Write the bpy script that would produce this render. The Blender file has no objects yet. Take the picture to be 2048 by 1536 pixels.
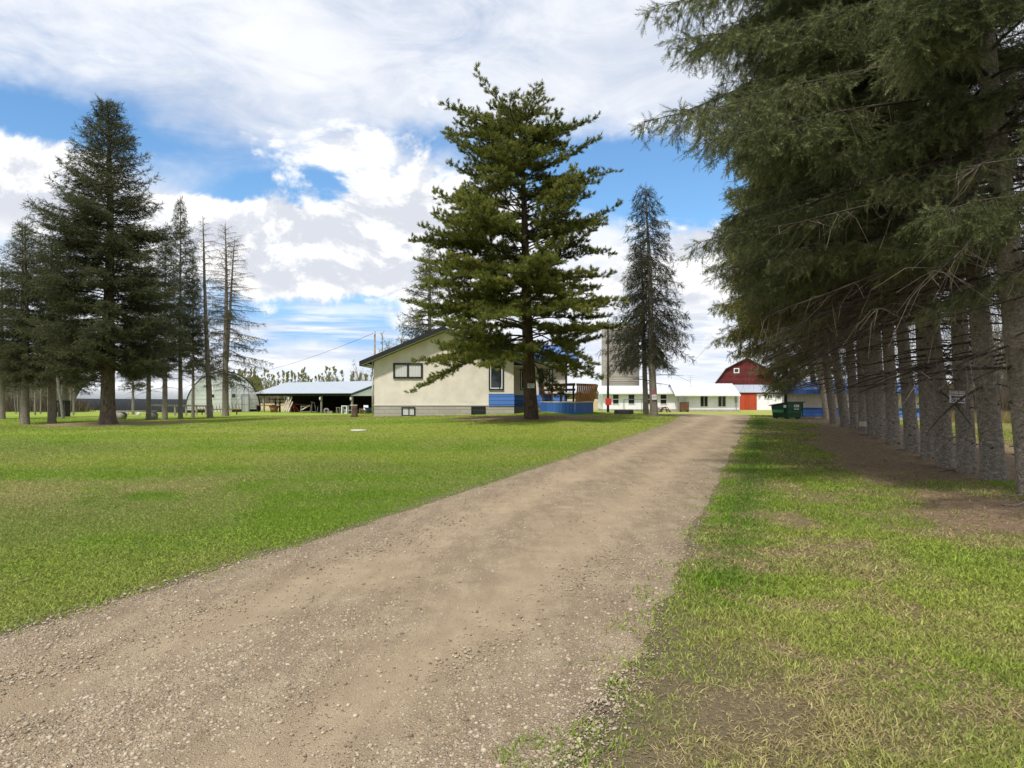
import bpy, bmesh, math, random
import numpy as np
from math import radians as R, sin, cos, pi

scene = bpy.context.scene
COL = scene.collection
F = 1400.0; CU = 1024.0; HV = 792.0; EYE = 1.6

# ------------------------------------------------------------------ helpers
def obj(name, mesh, mat=None, parent=None, loc=(0, 0, 0), rotz=0.0):
    o = bpy.data.objects.new(name, mesh)
    COL.objects.link(o)
    if mat is not None and mesh is not None and len(mesh.materials) == 0:
        mesh.materials.append(mat)
    if parent is not None:
        o.parent = parent
    o.location = loc
    o.rotation_euler = (0, 0, rotz)
    return o

def tag(o, label=None, cat=None, group=None, kind=None):
    if label: o['label'] = label
    if cat: o['category'] = cat
    if group: o['group'] = group
    if kind: o['kind'] = kind
    return o

def thing(name, label, cat, loc=(0, 0, 0), rotz=0.0, group=None):
    o = bpy.data.objects.new(name, None)
    COL.objects.link(o)
    o.empty_display_size = 0.2
    o.location = loc; o.rotation_euler = (0, 0, rotz)
    return tag(o, label, cat, group)

def dup(root, loc, rot, scale, label, group=None):
    r = root.copy(); COL.objects.link(r)
    r.location = loc; r.rotation_euler = rot; r.scale = scale
    r['label'] = label
    if group: r['group'] = group
    for ch in list(root.children):
        c = ch.copy(); COL.objects.link(c); c.parent = r
        for g in list(ch.children):
            d = g.copy(); COL.objects.link(d); d.parent = c
    return r

class MB:
    """collects boxes, bars and polygons for one mesh"""
    def __init__(s): s.v = []; s.f = []; s.sm = []
    def add(s, vs, fs, smooth=False):
        n = len(s.v); s.v += [tuple(p) for p in vs]
        for f in fs:
            s.f.append(tuple(i + n for i in f)); s.sm.append(smooth)
        return s
    def box(s, x0, x1, y0, y1, z0, z1):
        return s.add([(x0,y0,z0),(x1,y0,z0),(x1,y1,z0),(x0,y1,z0),(x0,y0,z1),(x1,y0,z1),(x1,y1,z1),(x0,y1,z1)],
                     [(0,3,2,1),(4,5,6,7),(0,1,5,4),(1,2,6,5),(2,3,7,6),(3,0,4,7)])
    def bar(s, a, b, w, h=None, up=(0, 0, 1)):
        """a beam of section w x h from a to b"""
        h = h or w
        a = np.array(a, float); b = np.array(b, float); d = b - a; d /= np.linalg.norm(d)
        u = np.array(up, float)
        if abs(d @ u) > .97: u = np.array((0, 1.0, 0))
        x = np.cross(d, u); x /= np.linalg.norm(x); y = np.cross(x, d)
        vs = []
        for p in (a, b):
            for sx, sy in ((-1,-1),(1,-1),(1,1),(-1,1)):
                vs.append(p + x*sx*w/2 + y*sy*h/2)
        return s.add(vs, [(3,2,1,0),(4,5,6,7),(0,1,5,4),(1,2,6,5),(2,3,7,6),(3,0,4,7)])
    def tube(s, pts, rad, n=8, cap=True):
        P = np.array(pts, float); k = len(P)
        rad = np.broadcast_to(np.array(rad, float), (k,))
        T = np.gradient(P, axis=0); T /= np.linalg.norm(T, axis=1)[:, None]
        u = np.array((0, 0, 1.0)) if abs(T[0, 2]) < .9 else np.array((1.0, 0, 0))
        vs = []
        for i in range(k):
            x = np.cross(T[i], u); x /= np.linalg.norm(x) + 1e-9; y = np.cross(x, T[i])
            for j in range(n):
                a = 2*pi*j/n
                vs.append(P[i] + rad[i]*(cos(a)*x + sin(a)*y))
        fs = [(i*n+j, (i+1)*n+j, (i+1)*n+(j+1) % n, i*n+(j+1) % n) for i in range(k-1) for j in range(n)]
        s.add(vs, fs, True)
        if cap:
            m = len(s.v) - k*n
            s.f.append(tuple(m + j for j in range(n))); s.sm.append(False)
            s.f.append(tuple(m + (k-1)*n + j for j in reversed(range(n)))); s.sm.append(False)
        return s
    def prism(s, poly, y0, y1):
        """polygon of (x, z) swept along y"""
        n = len(poly)
        vs = [(x, y0, z) for x, z in poly] + [(x, y1, z) for x, z in poly]
        fs = [tuple(range(n)), tuple(reversed(range(n, 2*n)))]
        fs += [(i, i+n, (i+1) % n + n, (i+1) % n) for i in range(n)]
        return s.add(vs, fs)
    def slab(s, q, t):
        """a plate of thickness t below the four points q"""
        q = [np.array(p, float) for p in q]
        nrm = np.cross(q[1]-q[0], q[3]-q[0]); nrm /= np.linalg.norm(nrm)
        vs = q + [p - nrm*t for p in q]
        return s.add(vs, [(0,1,2,3),(7,6,5,4),(0,4,5,1),(1,5,6,2),(2,6,7,3),(3,7,4,0)])
    def build(s, name, mat, parent=None, bevel=0.0, loc=(0, 0, 0), rotz=0.0):
        me = bpy.data.meshes.new(name)
        me.from_pydata(s.v, [], s.f)
        me.polygons.foreach_set('use_smooth', s.sm)
        bm = bmesh.new(); bm.from_mesh(me)
        bmesh.ops.recalc_face_normals(bm, faces=bm.faces)
        if bevel:
            es = [e for e in bm.edges if len(e.link_faces) == 2 and e.calc_face_angle(0) > .6]
            bmesh.ops.bevel(bm, geom=es, offset=bevel, segments=1, affect='EDGES', clamp_overlap=True)
        bm.to_mesh(me); bm.free()
        return obj(name, me, mat, parent, loc, rotz)

def np_mesh(name, V, Fc, mat, attrs=None, smooth=False):
    """V (n,3); Fc (m,k) with k = 3 or 4"""
    me = bpy.data.meshes.new(name)
    m, k = Fc.shape
    me.vertices.add(len(V)); me.vertices.foreach_set('co', np.ascontiguousarray(V, np.float32).ravel())
    me.loops.add(m*k); me.loops.foreach_set('vertex_index', np.ascontiguousarray(Fc, np.int32).ravel())
    me.polygons.add(m)
    me.polygons.foreach_set('loop_start', np.arange(0, m*k, k, dtype=np.int32))
    me.polygons.foreach_set('use_smooth', np.full(m, smooth))
    for an, (typ, dat) in (attrs or {}).items():
        a = me.attributes.new(an, typ, 'POINT')
        a.data.foreach_set('color' if typ == 'FLOAT_COLOR' else 'value', np.ascontiguousarray(dat, np.float32).ravel())
    me.update(calc_edges=True)
    me.materials.append(mat)
    return me

# ------------------------------------------------------------------ noise in plan
def vnoise(x, y, seed=0):
    xi = np.floor(x).astype(np.int64); yi = np.floor(y).astype(np.int64)
    fx = x - xi; fy = y - yi
    fx = fx*fx*(3-2*fx); fy = fy*fy*(3-2*fy)
    def h(a, b):
        n = (a*374761393 + b*668265263 + seed*982451653) & 0xffffffff
        n = ((n ^ (n >> 13))*1274126177) & 0xffffffff
        n = n ^ (n >> 16)
        return (n & 0xffff)/65535.0
    return (h(xi, yi)*(1-fx) + h(xi+1, yi)*fx)*(1-fy) + (h(xi, yi+1)*(1-fx) + h(xi+1, yi+1)*fx)*fy
def fbm(x, y, seed=0, oct=4):
    s = 0; a = .5; t = 0
    for i in range(oct):
        s = s + a*vnoise(x*2**i + 17.3*i, y*2**i - 9.1*i, seed+i); t += a; a *= .55
    return s/t
def sstep(a, b, x):
    t = np.clip((x-a)/(b-a), 0, 1); return t*t*(3-2*t)

# ------------------------------------------------------------------ terrain
SPRUCE_L = (-19.0, 33.0); PINE = (0.9, 33.0)
def height(x, y):
    x = np.asarray(x, float); y = np.asarray(y, float)
    G = np.exp(-((x-2)/20.0)**2)
    up = sstep(7, 33, y)*(1-sstep(42, 66, y))
    h = .52*up*(.25+.75*G) - .32*sstep(48, 78, y)
    h = h + .16*np.exp(-(((x-3.0)/4.5)**2 + ((y-42)/3.5)**2))
    h = h + .13*np.exp(-((x-SPRUCE_L[0])**2+(y-SPRUCE_L[1])**2)/2.6**2)
    h = h + .13*np.exp(-((x-PINE[0])**2+(y-PINE[1])**2)/3.0**2)
    h = h + .05*(fbm(x*.12+5, y*.12, 3, 3)-.5)*sstep(4, 14, y)
    h = h + .018*(fbm(x*.7, y*.7+3, 8, 2)-.5)
    return h
def hz(x, y): return float(height(x, y))
def ground_at(u, v):
    """the ground point seen at photo pixel (u, v)"""
    Y = 2.0
    while Y < 400:
        z = EYE - (v-HV)/F*Y
        if z <= hz((u-CU)/F*Y, Y): break
        Y += .05 + Y*.002
    X = (u-CU)/F*Y
    return X, Y, hz(X, Y)
def P(u, v, Y): return ((u-CU)/F*Y, Y, EYE-(v-HV)/F*Y)

# driveway edges from the photo: (u, v) pairs on the left and right border
EL = np.array([ground_at(u, v)[:2] for u, v in ((0,1278),(370,1165),(620,1088),(850,1012),(1000,961),(1150,914),(1240,882),(1300,862),(1345,846))])
ER = np.array([ground_at(u, v)[:2] for u, v in ((1120,1536),(1235,1390),(1290,1240),(1345,1130),(1392,1050),(1440,942),(1465,895),(1480,866),(1491,846))])
EL = np.vstack([[-6.5, -6], EL[0]+[-1.2, -2.2], EL, [8.8, 36.5], [9.6, 40], [7.2, 47], [5.0, 60], [4, 75]])
ER = np.vstack([[-2.2, -6], [-.3, 1.0], ER, [13.6, 40], [14.8, 44], [15.5, 49], [15.6, 60], [15.6, 75]])
def drive_sd(x, y):
    """metres inside (+) or outside (-) of the driveway"""
    l = np.interp(y, EL[:, 1], EL[:, 0]); r = np.interp(y, ER[:, 1], ER[:, 0])
    end = 56.5 - y
    return np.minimum(np.minimum(x-l, r-x), end)
ROW = np.array([(8.4, 6.0), (8.45, 11.3), (9.2, 13.3), (10.2, 18), (12.2, 25), (14.6, 34), (15.8, 38)])
def duff_amt(x, y):
    """needle litter under the spruce row and under the two lone trees, 0..1"""
    rx = np.interp(y, ROW[:, 1], ROW[:, 0])
    n = fbm(x*.55, y*.55, 21, 4)
    w = np.interp(y, [2, 6.0, 7.2, 8.0, 9.0, 10, 13, 20, 30, 40], [-.5, .2, 1.6, 2.9, 3.3, 3.0, 3.0, 2.6, 1.3, .5])
    e = np.interp(y, [0, 10, 40], [3.4, 4.2, 3.0])
    d = np.minimum((x-(rx-w))/1.5, ((rx+e)-x)/1.5)
    a = sstep(-.25, .65, d + (n-.5)*1.7)*(y < 46)*(y > 1)
    for cx, cy, r in ((*PINE, 3.4), (*SPRUCE_L, 3.3)):
        q = np.sqrt(((x-cx)/1.25)**2+(y-cy)**2)/r
        a = np.maximum(a, sstep(-.25, .35, 1-q+(n-.5)*.7)*.9)
    # thin grassy lens in front of the trunks
    gl = np.exp(-(((x-8.4)/1.2)**2+((y-12.3)/.55)**2)) + .7*np.exp(-(((x-7.3)/1.3)**2+((y-11.3)/.6)**2))
    return np.clip(a - 1.1*gl*(n > .35), 0, 1)

GREEN = np.array((.185, .300, .030)); LIME = np.array((.325, .375, .068)); STRAW = np.array((.42, .345, .165))
DARKG = np.array((.075, .165, .020)); DUFF = np.array((.2, .14, .085)); FIELD = np.array((.42, .34, .19))
def lawn(x, y):
    """colour of the turf and how dry it is"""
    n1 = fbm(x*.16, y*.16, 31, 4); n2 = fbm(x*.9+7, y*.9, 41, 4); n3 = fbm(x*.05+3, y*.3, 51, 3)
    right = sstep(-.3, .6, x - np.interp(y, ER[:, 1], ER[:, 0]))
    dl = x - np.interp(y, ER[:, 1], ER[:, 0])
    edge = .75*np.exp(-((dl-.55)/.36)**2)*right*sstep(4.6, 6.5, y)*(.5+.9*fbm(x*.7, y*.3, 19, 3))   # lush strip beside the gravel
    dry = sstep(.42, .62, .55*n1+.45*n2)*.26
    dry = dry + right*(.10 + .55*sstep(.38, .62, n2)*.6 + .15*sstep(.4, .7, n1))
    dry = dry + right*.45*np.exp(-((dl-1.1)/.9)**2)*(1-sstep(4.2, 6.0, y))
    dry = dry - .5*edge - right*.35*np.exp(-(((x-2.3)/.7)**2+((y-3.9)/1.1)**2))
    dry = dry + (1-right)*.55*np.exp(-((y-11.5)/1.8)**2)*sstep(-3.0, -6.5, x)*sstep(.35, .6, n2+.12)
    dry = np.clip(dry, 0, 1)
    lime = np.clip(sstep(.35, .65, n3)*.55 + .25*sstep(11, 25, y)*(1-right) + .28*right - .7*edge, 0, 1)
    dk = np.clip(edge*.8 + .30*sstep(.5, .7, n1)*(1-right), 0, 1)
    c = GREEN*(1-lime[..., None]) + LIME*lime[..., None]
    c = c*(1-dk[..., None]) + DARKG*dk[..., None]
    c = c*(1-.75*dry[..., None]) + STRAW*.75*dry[..., None]
    return c, dry
# ------------------------------------------------------------------ materials
class NT:
    def __init__(s, tree): s.t = tree; s.n = tree.nodes; s.l = tree.links
    def new(s, typ, **kw):
        n = s.n.new(typ)
        for k, v in kw.items(): setattr(n, k, v)
        return n
    def put(s, sock, val):
        if hasattr(val, 'is_output') or isinstance(val, bpy.types.NodeSocket): s.l.new(val, sock)
        elif isinstance(val, (tuple, list, np.ndarray)) and len(val) == 3 and sock.type == 'RGBA': sock.default_value = (*val, 1)
        else: sock.default_value = val
    def m(s, op, a, b=None, c=None, clamp=False):
        n = s.new('ShaderNodeMath', operation=op, use_clamp=clamp)
        for i, q in enumerate((a, b, c)):
            if q is not None: s.put(n.inputs[i], q)
        return n.outputs[0]
    def vm(s, op, a, b=None):
        n = s.new('ShaderNodeVectorMath', operation=op)
        s.put(n.inputs[0], a)
        if b is not None: s.put(n.inputs[1], b)
        return n.outputs[0]
    def sc(s, v, k):
        n = s.new('ShaderNodeVectorMath', operation='SCALE'); s.put(n.inputs[0], v); s.put(n.inputs['Scale'], k)
        return n.outputs[0]
    def noise(s, vec, scale, detail=4, rough=.55, dist=0.0):
        n = s.new('ShaderNodeTexNoise'); s.put(n.inputs['Vector'], vec)
        n.inputs['Scale'].default_value = scale; n.inputs['Detail'].default_value = detail
        n.inputs['Roughness'].default_value = rough; n.inputs['Distortion'].default_value = dist
        return n.outputs['Fac']
    def mapr(s, v, a, b, c=0.0, d=1.0, smooth=True):
        n = s.new('ShaderNodeMapRange'); n.interpolation_type = 'SMOOTHSTEP' if smooth else 'LINEAR'
        s.put(n.inputs['Value'], v)
        for k, q in zip(('From Min', 'From Max', 'To Min', 'To Max'), (a, b, c, d)): s.put(n.inputs[k], q)
        return n.outputs['Result']
    def mix(s, f, a, b, typ='MIX'):
        n = s.new('ShaderNodeMix', data_type='RGBA', blend_type=typ)
        s.put(n.inputs[0], f); s.put(n.inputs[6], a); s.put(n.inputs[7], b)
        return n.outputs[2]
    def xyz(s, v):
        n = s.new('ShaderNodeSeparateXYZ'); s.put(n.inputs[0], v); return n.outputs
    def comb(s, x, y, z):
        n = s.new('ShaderNodeCombineXYZ')
        for i, q in enumerate((x, y, z)): s.put(n.inputs[i], q)
        return n.outputs[0]
    def coord(s, which='Object'): return s.new('ShaderNodeTexCoord').outputs[which]
    def attr(s, name):
        return s.new('ShaderNodeAttribute', attribute_name=name)
    def bump(s, h, strength=.4, dist=.02):
        n = s.new('ShaderNodeBump'); s.put(n.inputs['Height'], h)
        n.inputs['Strength'].default_value = strength; n.inputs['Distance'].default_value = dist
        return n.outputs[0]

def new_mat(name):
    m = bpy.data.materials.new(name); m.use_nodes = True
    t = NT(m.node_tree); b = m.node_tree.nodes['Principled BSDF']
    return m, t, b

def paint(name, col, rough=.6, var=.18, scale=3.0, bump=.15, bscale=40, metal=0.0, streak=None, dirt=None, spec=.3):
    """weathered coat: tone variation, fine bump, optional vertical streaks and dirt"""
    m, t, b = new_mat(name)
    c = t.coord()
    n = t.noise(c, scale, 5, .6)
    lo = tuple(x*(1-var) for x in col); hi = tuple(min(1, x*(1+var*.7)) for x in col)
    k = t.mix(t.mapr(n, .3, .7), lo, hi)
    if streak:
        s = t.xyz(c)
        sv = t.comb(t.m('MULTIPLY', s[0], 9), t.m('MULTIPLY', s[1], 9), t.m('MULTIPLY', s[2], .7))
        k = t.mix(t.m('MULTIPLY', t.mapr(t.noise(sv, 1.0, 4), .5, .75), streak), k, tuple(x*.55 for x in col))
    if dirt:
        k = t.mix(t.m('MULTIPLY', t.mapr(t.noise(c, scale*.45, 6, .7), .52, .7), dirt[1]), k, dirt[0])
    t.put(b.inputs['Base Color'], k)
    b.inputs['Roughness'].default_value = rough; b.inputs['Metallic'].default_value = metal
    b.inputs['Specular IOR Level'].default_value = spec
    if bump: t.put(b.inputs['Normal'], t.bump(t.noise(c, bscale, 3), bump, .01))
    return m

def boards(name, col, pitch, axis=2, rough=.7, gap=.09, var=.25, dirt=None, rib=False, metal=0.0, strength=.8, spec=.3):
    """boards or ribs repeating along one axis, cut as bump and dark joints"""
    m, t, b = new_mat(name)
    c = t.coord(); s = t.xyz(c)
    q = t.m('DIVIDE', s[axis], pitch)
    fr = t.m('FRACT', q); cell = t.m('FLOOR', q)
    wn = t.new('ShaderNodeTexWhiteNoise', noise_dimensions='1D'); t.put(wn.inputs['W'], cell)
    grain = t.noise(t.vm('MULTIPLY', c, (3, 3, 3) if rib else ((1.2, 12, 12) if axis == 2 else (12, 12, 1.2))), 1.6, 5, .65)
    f = t.m('ADD', t.m('MULTIPLY', wn.outputs['Value'], .0 if rib else .5), t.m('MULTIPLY', grain, .6))
    k = t.mix(t.mapr(f, .15, .85), tuple(x*(1-var) for x in col), tuple(min(1, x*(1+var*.6)) for x in col))
    if dirt: k = t.mix(t.m('MULTIPLY', t.mapr(t.noise(c, .8, 6, .7), .5, .72), dirt[1]), k, dirt[0])
    edge = t.m('MINIMUM', t.mapr(fr, 0, gap), t.mapr(fr, 1, 1-gap))
    if not rib: k = t.mix(t.m('SUBTRACT', 1, edge), k, tuple(x*.35 for x in col))
    t.put(b.inputs['Base Color'], k)
    b.inputs['Roughness'].default_value = rough; b.inputs['Metallic'].default_value = metal
    b.inputs['Specular IOR Level'].default_value = spec
    h = t.m('SINE', t.m('MULTIPLY', q, 2*pi)) if rib else edge
    t.put(b.inputs['Normal'], t.bump(t.m('ADD', h, t.m('MULTIPLY', grain, .25)), strength, pitch*.12))
    return m

def stone_band(name):
    m, t, b = new_mat(name)
    c = t.coord(); s = t.xyz(c)
    v = t.comb(s[0], s[2], 0.0)
    br = t.new('ShaderNodeTexBrick'); t.put(br.inputs['Vector'], v)
    br.inputs['Scale'].default_value = 1.0; br.inputs['Brick Width'].default_value = .62; br.inputs['Row Height'].default_value = .205
    br.inputs['Mortar Size'].default_value = .012; br.offset = .5
    for k, cc in (('Color1', (.40,.37,.32,1)), ('Color2', (.34,.31,.265,1)), ('Mortar', (.25,.225,.19,1))): br.inputs[k].default_value = cc
    n = t.noise(c, 5, 5)
    k = t.mix(t.mapr(n, .3, .7), br.outputs['Color'], (.37,.34,.30)); 
    k = t.mix(.55, br.outputs['Color'], k)
    t.put(b.inputs['Base Color'], k); b.inputs['Roughness'].default_value = .85
    # the blocks carry an embossed diagonal pattern
    d1 = t.m('PINGPONG', t.m('ADD', s[0], t.m('MULTIPLY', s[2], 1.5)), .31)
    d2 = t.m('PINGPONG', t.m('SUBTRACT', s[0], t.m('MULTIPLY', s[2], 1.5)), .31)
    dd = t.mapr(t.m('MINIMUM', d1, d2), 0, .03)
    hh = t.m('ADD', t.m('SUBTRACT', 1, br.outputs['Fac']), t.m('ADD', t.m('MULTIPLY', dd, .4), t.m('MULTIPLY', n, .4)))
    t.put(b.inputs['Normal'], t.bump(hh, .8, .02))
    return m

def bark(name, col, dark, light, vert=True, knots=True, disp=.03):
    m, t, b = new_mat(name)
    c = t.coord()
    n1 = t.noise(t.vm('MULTIPLY', c, (1, 1, .35) if vert else (1, 1, 1.6)), 13, 7, .72, .6)
    n2 = t.noise(c, 2.2, 4)
    sc = t.new('ShaderNodeTexVoronoi', feature='DISTANCE_TO_EDGE'); t.put(sc.inputs['Vector'], t.vm('MULTIPLY', c, (1, 1, .6)))
    sc.inputs['Scale'].default_value = 24
    k = t.mix(t.mapr(n1, .32, .68), dark, col)
    k = t.mix(t.m('MULTIPLY', t.mapr(n1, .55, .75), .8), k, light)
    k = t.mix(t.m('MULTIPLY', t.mapr(n2, .45, .7), .35), k, tuple(x*.7 for x in col))
    if knots:
        vo = t.new('ShaderNodeTexVoronoi'); t.put(vo.inputs['Vector'], t.vm('MULTIPLY', c, (1, 1, 1.35))); vo.inputs['Scale'].default_value = 4.2
        kn = t.mapr(t.m('ADD', vo.outputs['Distance'], t.m('MULTIPLY', t.noise(c, 30, 3), .09)), .15, .23, 1, 0)
        k = t.mix(t.m('MULTIPLY', kn, .85), k, (.018, .014, .011))
    t.put(b.inputs['Base Color'], k); b.inputs['Roughness'].default_value = .95; b.inputs['Specular IOR Level'].default_value = .1
    hgt = t.m('ADD', n1, t.m('MULTIPLY', t.mapr(sc.outputs['Distance'], 0, .25), .5))
    t.put(b.inputs['Normal'], t.bump(hgt, 1.0, disp))
    return m

def needles(name, cols, trans=.25, rough=.55):
    """foliage: a tone per shoot (attribute 'tint') run through a ramp, some light let through"""
    m, t, b = new_mat(name)
    a = t.attr('tint')
    r = t.new('ShaderNodeValToRGB'); t.l.new(a.outputs['Fac'], r.inputs[0])
    e = r.color_ramp.elements
    while len(e) < len(cols): e.new(.5)
    for i, (p, c) in enumerate(cols): e[i].position = p; e[i].color = (*c, 1)
    big = t.noise(t.coord(), .55, 3)
    k = t.mix(t.m('MULTIPLY', t.mapr(big, .35, .65), .35), r.outputs[0], tuple(x*.62 for x in cols[len(cols)//2][1]))
    t.put(b.inputs['Base Color'], k); b.inputs['Roughness'].default_value = rough
    b.inputs['Specular IOR Level'].default_value = .25
    tr = t.new('ShaderNodeBsdfTranslucent'); t.put(tr.inputs[0], k)
    mx = t.new('ShaderNodeMixShader'); mx.inputs[0].default_value = trans
    t.l.new(b.outputs[0], mx.inputs[1]); t.l.new(tr.outputs[0], mx.inputs[2])
    t.l.new(mx.outputs[0], t.n['Material Output'].inputs['Surface'])
    return m

def glass_mat(name, col=(.02, .025, .03), rough=.06):
    m, t, b = new_mat(name)
    t.put(b.inputs['Base Color'], col); b.inputs['Roughness'].default_value = rough
    b.inputs['Specular IOR Level'].default_value = .6
    t.put(b.inputs['Normal'], t.bump(t.noise(t.coord(), 1.5, 2), .05, .02))
    return m

M = {}
M['stucco'] = paint('cream_stucco', (.68, .625, .545), .92, .10, 1.3, .5, 90, dirt=((.5, .46, .36), .25))
M['white'] = paint('white_wall', (.78, .765, .81), .75, .06, 1.2, .2, 30, streak=.12, dirt=((.52, .50, .46), .25))
M['white_trim'] = paint('white_trim', (.72, .72, .70), .5, .05, 2, .05)
M['black_trim'] = paint('dark_trim', (.018, .020, .024), .5, .2, 4, .05)
M['soffit'] = paint('soffit', (.50, .49, .46), .7, .08, 3, .05)
M['stone'] = stone_band('stone_blocks')
M['blue_board'] = boards('blue_boards', (.075, .185, .52), .22, 2, .6, .10, .12)
M['blue_plank'] = boards('blue_planks', (.055, .170, .50), .16, 0, .6, .08, .12)
M['blue_roof'] = boards('blue_metal_roof', (.055, .17, .50), .3, 0, .38, .08, .1, rib=True, metal=.2, spec=.5)
M['metal_roof'] = boards('pale_metal_roof', (.55, .60, .65), .30, 0, .34, .1, .07, rib=True, metal=.55, strength=.5, spec=.5)
M['white_roof'] = boards('white_ribbed_roof', (.66, .68, .71), .55, 0, .42, .1, .05, rib=True, metal=.1, strength=.7, dirt=((.5,.5,.5),.2))
M['rib_metal'] = boards('ribbed_galvanised_metal', (.42, .44, .47), .42, 1, .42, .1, .08, rib=True, metal=.6, strength=1.0)
M['white_panel'] = boards('white_ribbed_panel', (.86, .85, .87), .50, 2, .5, .03, .04)
M['dark_band'] = boards('black_ribbed_skirt', (.020, .024, .032), .42, 1, .5, .1, .2, rib=True)
M['red_board'] = boards('barn_red_boards', (.115, .018, .018), .17, 2, .8, .12, .45, dirt=((.30, .16, .14), .28))
M['red_door'] = boards('orange_red_boards', (.42, .060, .022), .20, 0, .7, .05, .15, dirt=((.24, .05, .03), .5))
M['deck_brown'] = paint('dark_brown_stain', (.060, .026, .013), .55, .3, 5, .2)
M['deck_orange'] = paint('amber_brown_stain', (.36, .155, .035), .55, .3, 6, .2)
M['wood_grey'] = paint('weathered_wood', (.26, .23, .19), .85, .3, 5, .4, 25)
M['wood_pale'] = paint('pale_old_board', (.52, .46, .37), .8, .2, 6, .4, 25)
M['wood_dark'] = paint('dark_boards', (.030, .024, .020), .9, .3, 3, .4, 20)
M['wood_brown'] = paint('brown_wood', (.13, .060, .028), .75, .3, 5, .3, 25)
M['rust'] = paint('rusty_steel', (.24, .115, .045), .85, .35, 4, .4, 30, dirt=((.36, .24, .07), .6))
M['red_steel'] = paint('dull_red_steel', (.22, .035, .028), .6, .3, 4, .1)
M['red_paint'] = paint('red_paint', (.45, .03, .03), .5, .15, 4, .05)
M['grey_steel'] = paint('grey_steel', (.30, .30, .31), .5, .2, 4, .05, metal=.5)
M['dark_steel'] = paint('dark_steel', (.035, .035, .037), .6, .2, 4, .05)
M['concrete'] = paint('grey_concrete', (.34, .32, .29), .92, .2, 2.5, .4, 40, streak=.25)
M['concrete_pale'] = paint('pale_concrete', (.50, .48, .44), .9, .1, 3, .3, 40)
M['silo'] = boards('stave_concrete', (.30, .285, .255), .33, 2, .9, .10, .18, dirt=((.21, .20, .18), .4))
M['dumpster'] = paint('dark_green_steel', (.008, .062, .026), .45, .25, 3, .1, 30, dirt=((.012, .045, .028), .5))
M['dumpster_lid'] = paint('dark_green_plastic_lid', (.020, .040, .028), .55, .2, 3, .1)
M['green_light'] = paint('worn_green_steel', (.05, .19, .10), .5, .2, 4, .1)
M['glass'] = glass_mat('window_glass')
M['curtain_or_glare'] = boards('pale_curtain_or_glare', (.60, .60, .60), .09, 0, .8, .1, .06, rib=True)
M['door_blue'] = paint('slate_blue_paint', (.035, .055, .085), .5, .1, 3, .05)
M['sign_white'] = paint('sign_white', (.72, .72, .72), .5, .05, 6, .0)
M['sign_black'] = paint('sign_ink_black', (.012, .012, .014), .5, .1, 6, .0)
M['sign_red'] = paint('faded_sign_red', (.30, .12, .13), .5, .2, 8, .0)
M['sign_blue'] = paint('sign_ink_blue', (.06, .07, .22), .5, .2, 8, .0)
M['tyre'] = paint('black_rubber', (.02, .02, .02), .9, .2, 4, .2)
M['blue_tarp'] = paint('blue_tarp', (.02, .06, .11), .6, .2, 4, .2)
M['stone_round'] = paint('field_stone', (.28, .26, .235), .9, .3, 6, .5, 20)
M['bark_spruce'] = bark('grey_spruce_bark', (.36, .315, .262), (.165, .14, .112), (.52, .475, .41), vert=False)
M['bark_pine'] = bark('brown_pine_bark', (.165, .118, .085), (.062, .042, .030), (.25, .19, .14), knots=False)
M['bark_big'] = bark('reddish_spruce_bark', (.200, .155, .125), (.080, .058, .045), (.30, .245, .20), knots=False)
M['bark_aspen'] = bark('pale_aspen_bark', (.30, .29, .25), (.16, .15, .12), (.42, .41, .37), vert=False, knots=True)
M['limb'] = paint('dark_limb_bark', (.055, .043, .034), .95, .3, 6, .5, 30)
M['twig'] = paint('dead_grey_twig', (.15, .12, .095), .95, .35, 5, .2, 40)
M['twig_dead'] = paint('bleached_dead_twig', (.175, .14, .108), .95, .3, 5, .2, 40)
M['twig_rust'] = paint('rusty_dead_twig', (.135, .095, .062), .95, .35, 5, .2, 40)
M['n_row'] = needles('blue_green_spruce_needles', [(0, (0.024, 0.031, 0.010)), (0.3, (0.072, 0.090, 0.030)), (0.65, (0.145, 0.168, 0.064)), (1, (0.32, 0.335, 0.175))], .22)
M['n_row_far'] = needles('olive_spruce_needles', [(0, (0.04, 0.042, 0.011)), (0.3, (0.11, 0.115, 0.028)), (0.68, (0.185, 0.188, 0.05)), (1, (0.28, 0.26, 0.09))], .22)
M['n_dark'] = needles('dark_spruce_needles', [(0, (0.026, 0.03, 0.011)), (0.4, (0.054, 0.062, 0.022)), (0.75, (0.085, 0.092, 0.034)), (1, (0.13, 0.125, 0.055))], .18)
M['n_mid'] = needles('brown_green_spruce_needles', [(0, (0.018, 0.022, 0.009)), (0.4, (0.036, 0.042, 0.017)), (0.75, (0.056, 0.06, 0.026)), (1, (0.085, 0.08, 0.04))], .18)
M['n_pine'] = needles('olive_pine_needles', [(0, (0.05, 0.062, 0.012)), (0.35, (0.118, 0.142, 0.025)), (0.7, (0.205, 0.225, 0.04)), (1, (0.34, 0.33, 0.08))], .30)
M['n_dead'] = needles('rusty_dry_needles', [(0, (.050, .035, .018)), (.5, (.085, .062, .034)), (1, (.13, .10, .06))], .1)
M['leaf'] = needles('young_aspen_leaves', [(0, (0.2, 0.24, 0.06)), (0.5, (0.28, 0.31, 0.09)), (1, (0.36, 0.36, 0.14))], .4)
M['brush'] = needles('dry_brush', [(0, (.045, .040, .022)), (.5, (.085, .066, .040)), (1, (.14, .115, .07))], .1)
M['haygrass'] = needles('dry_tall_grass', [(0, (.17, .14, .05)), (.5, (.27, .22, .09)), (1, (.36, .30, .15))], .3)
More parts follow.
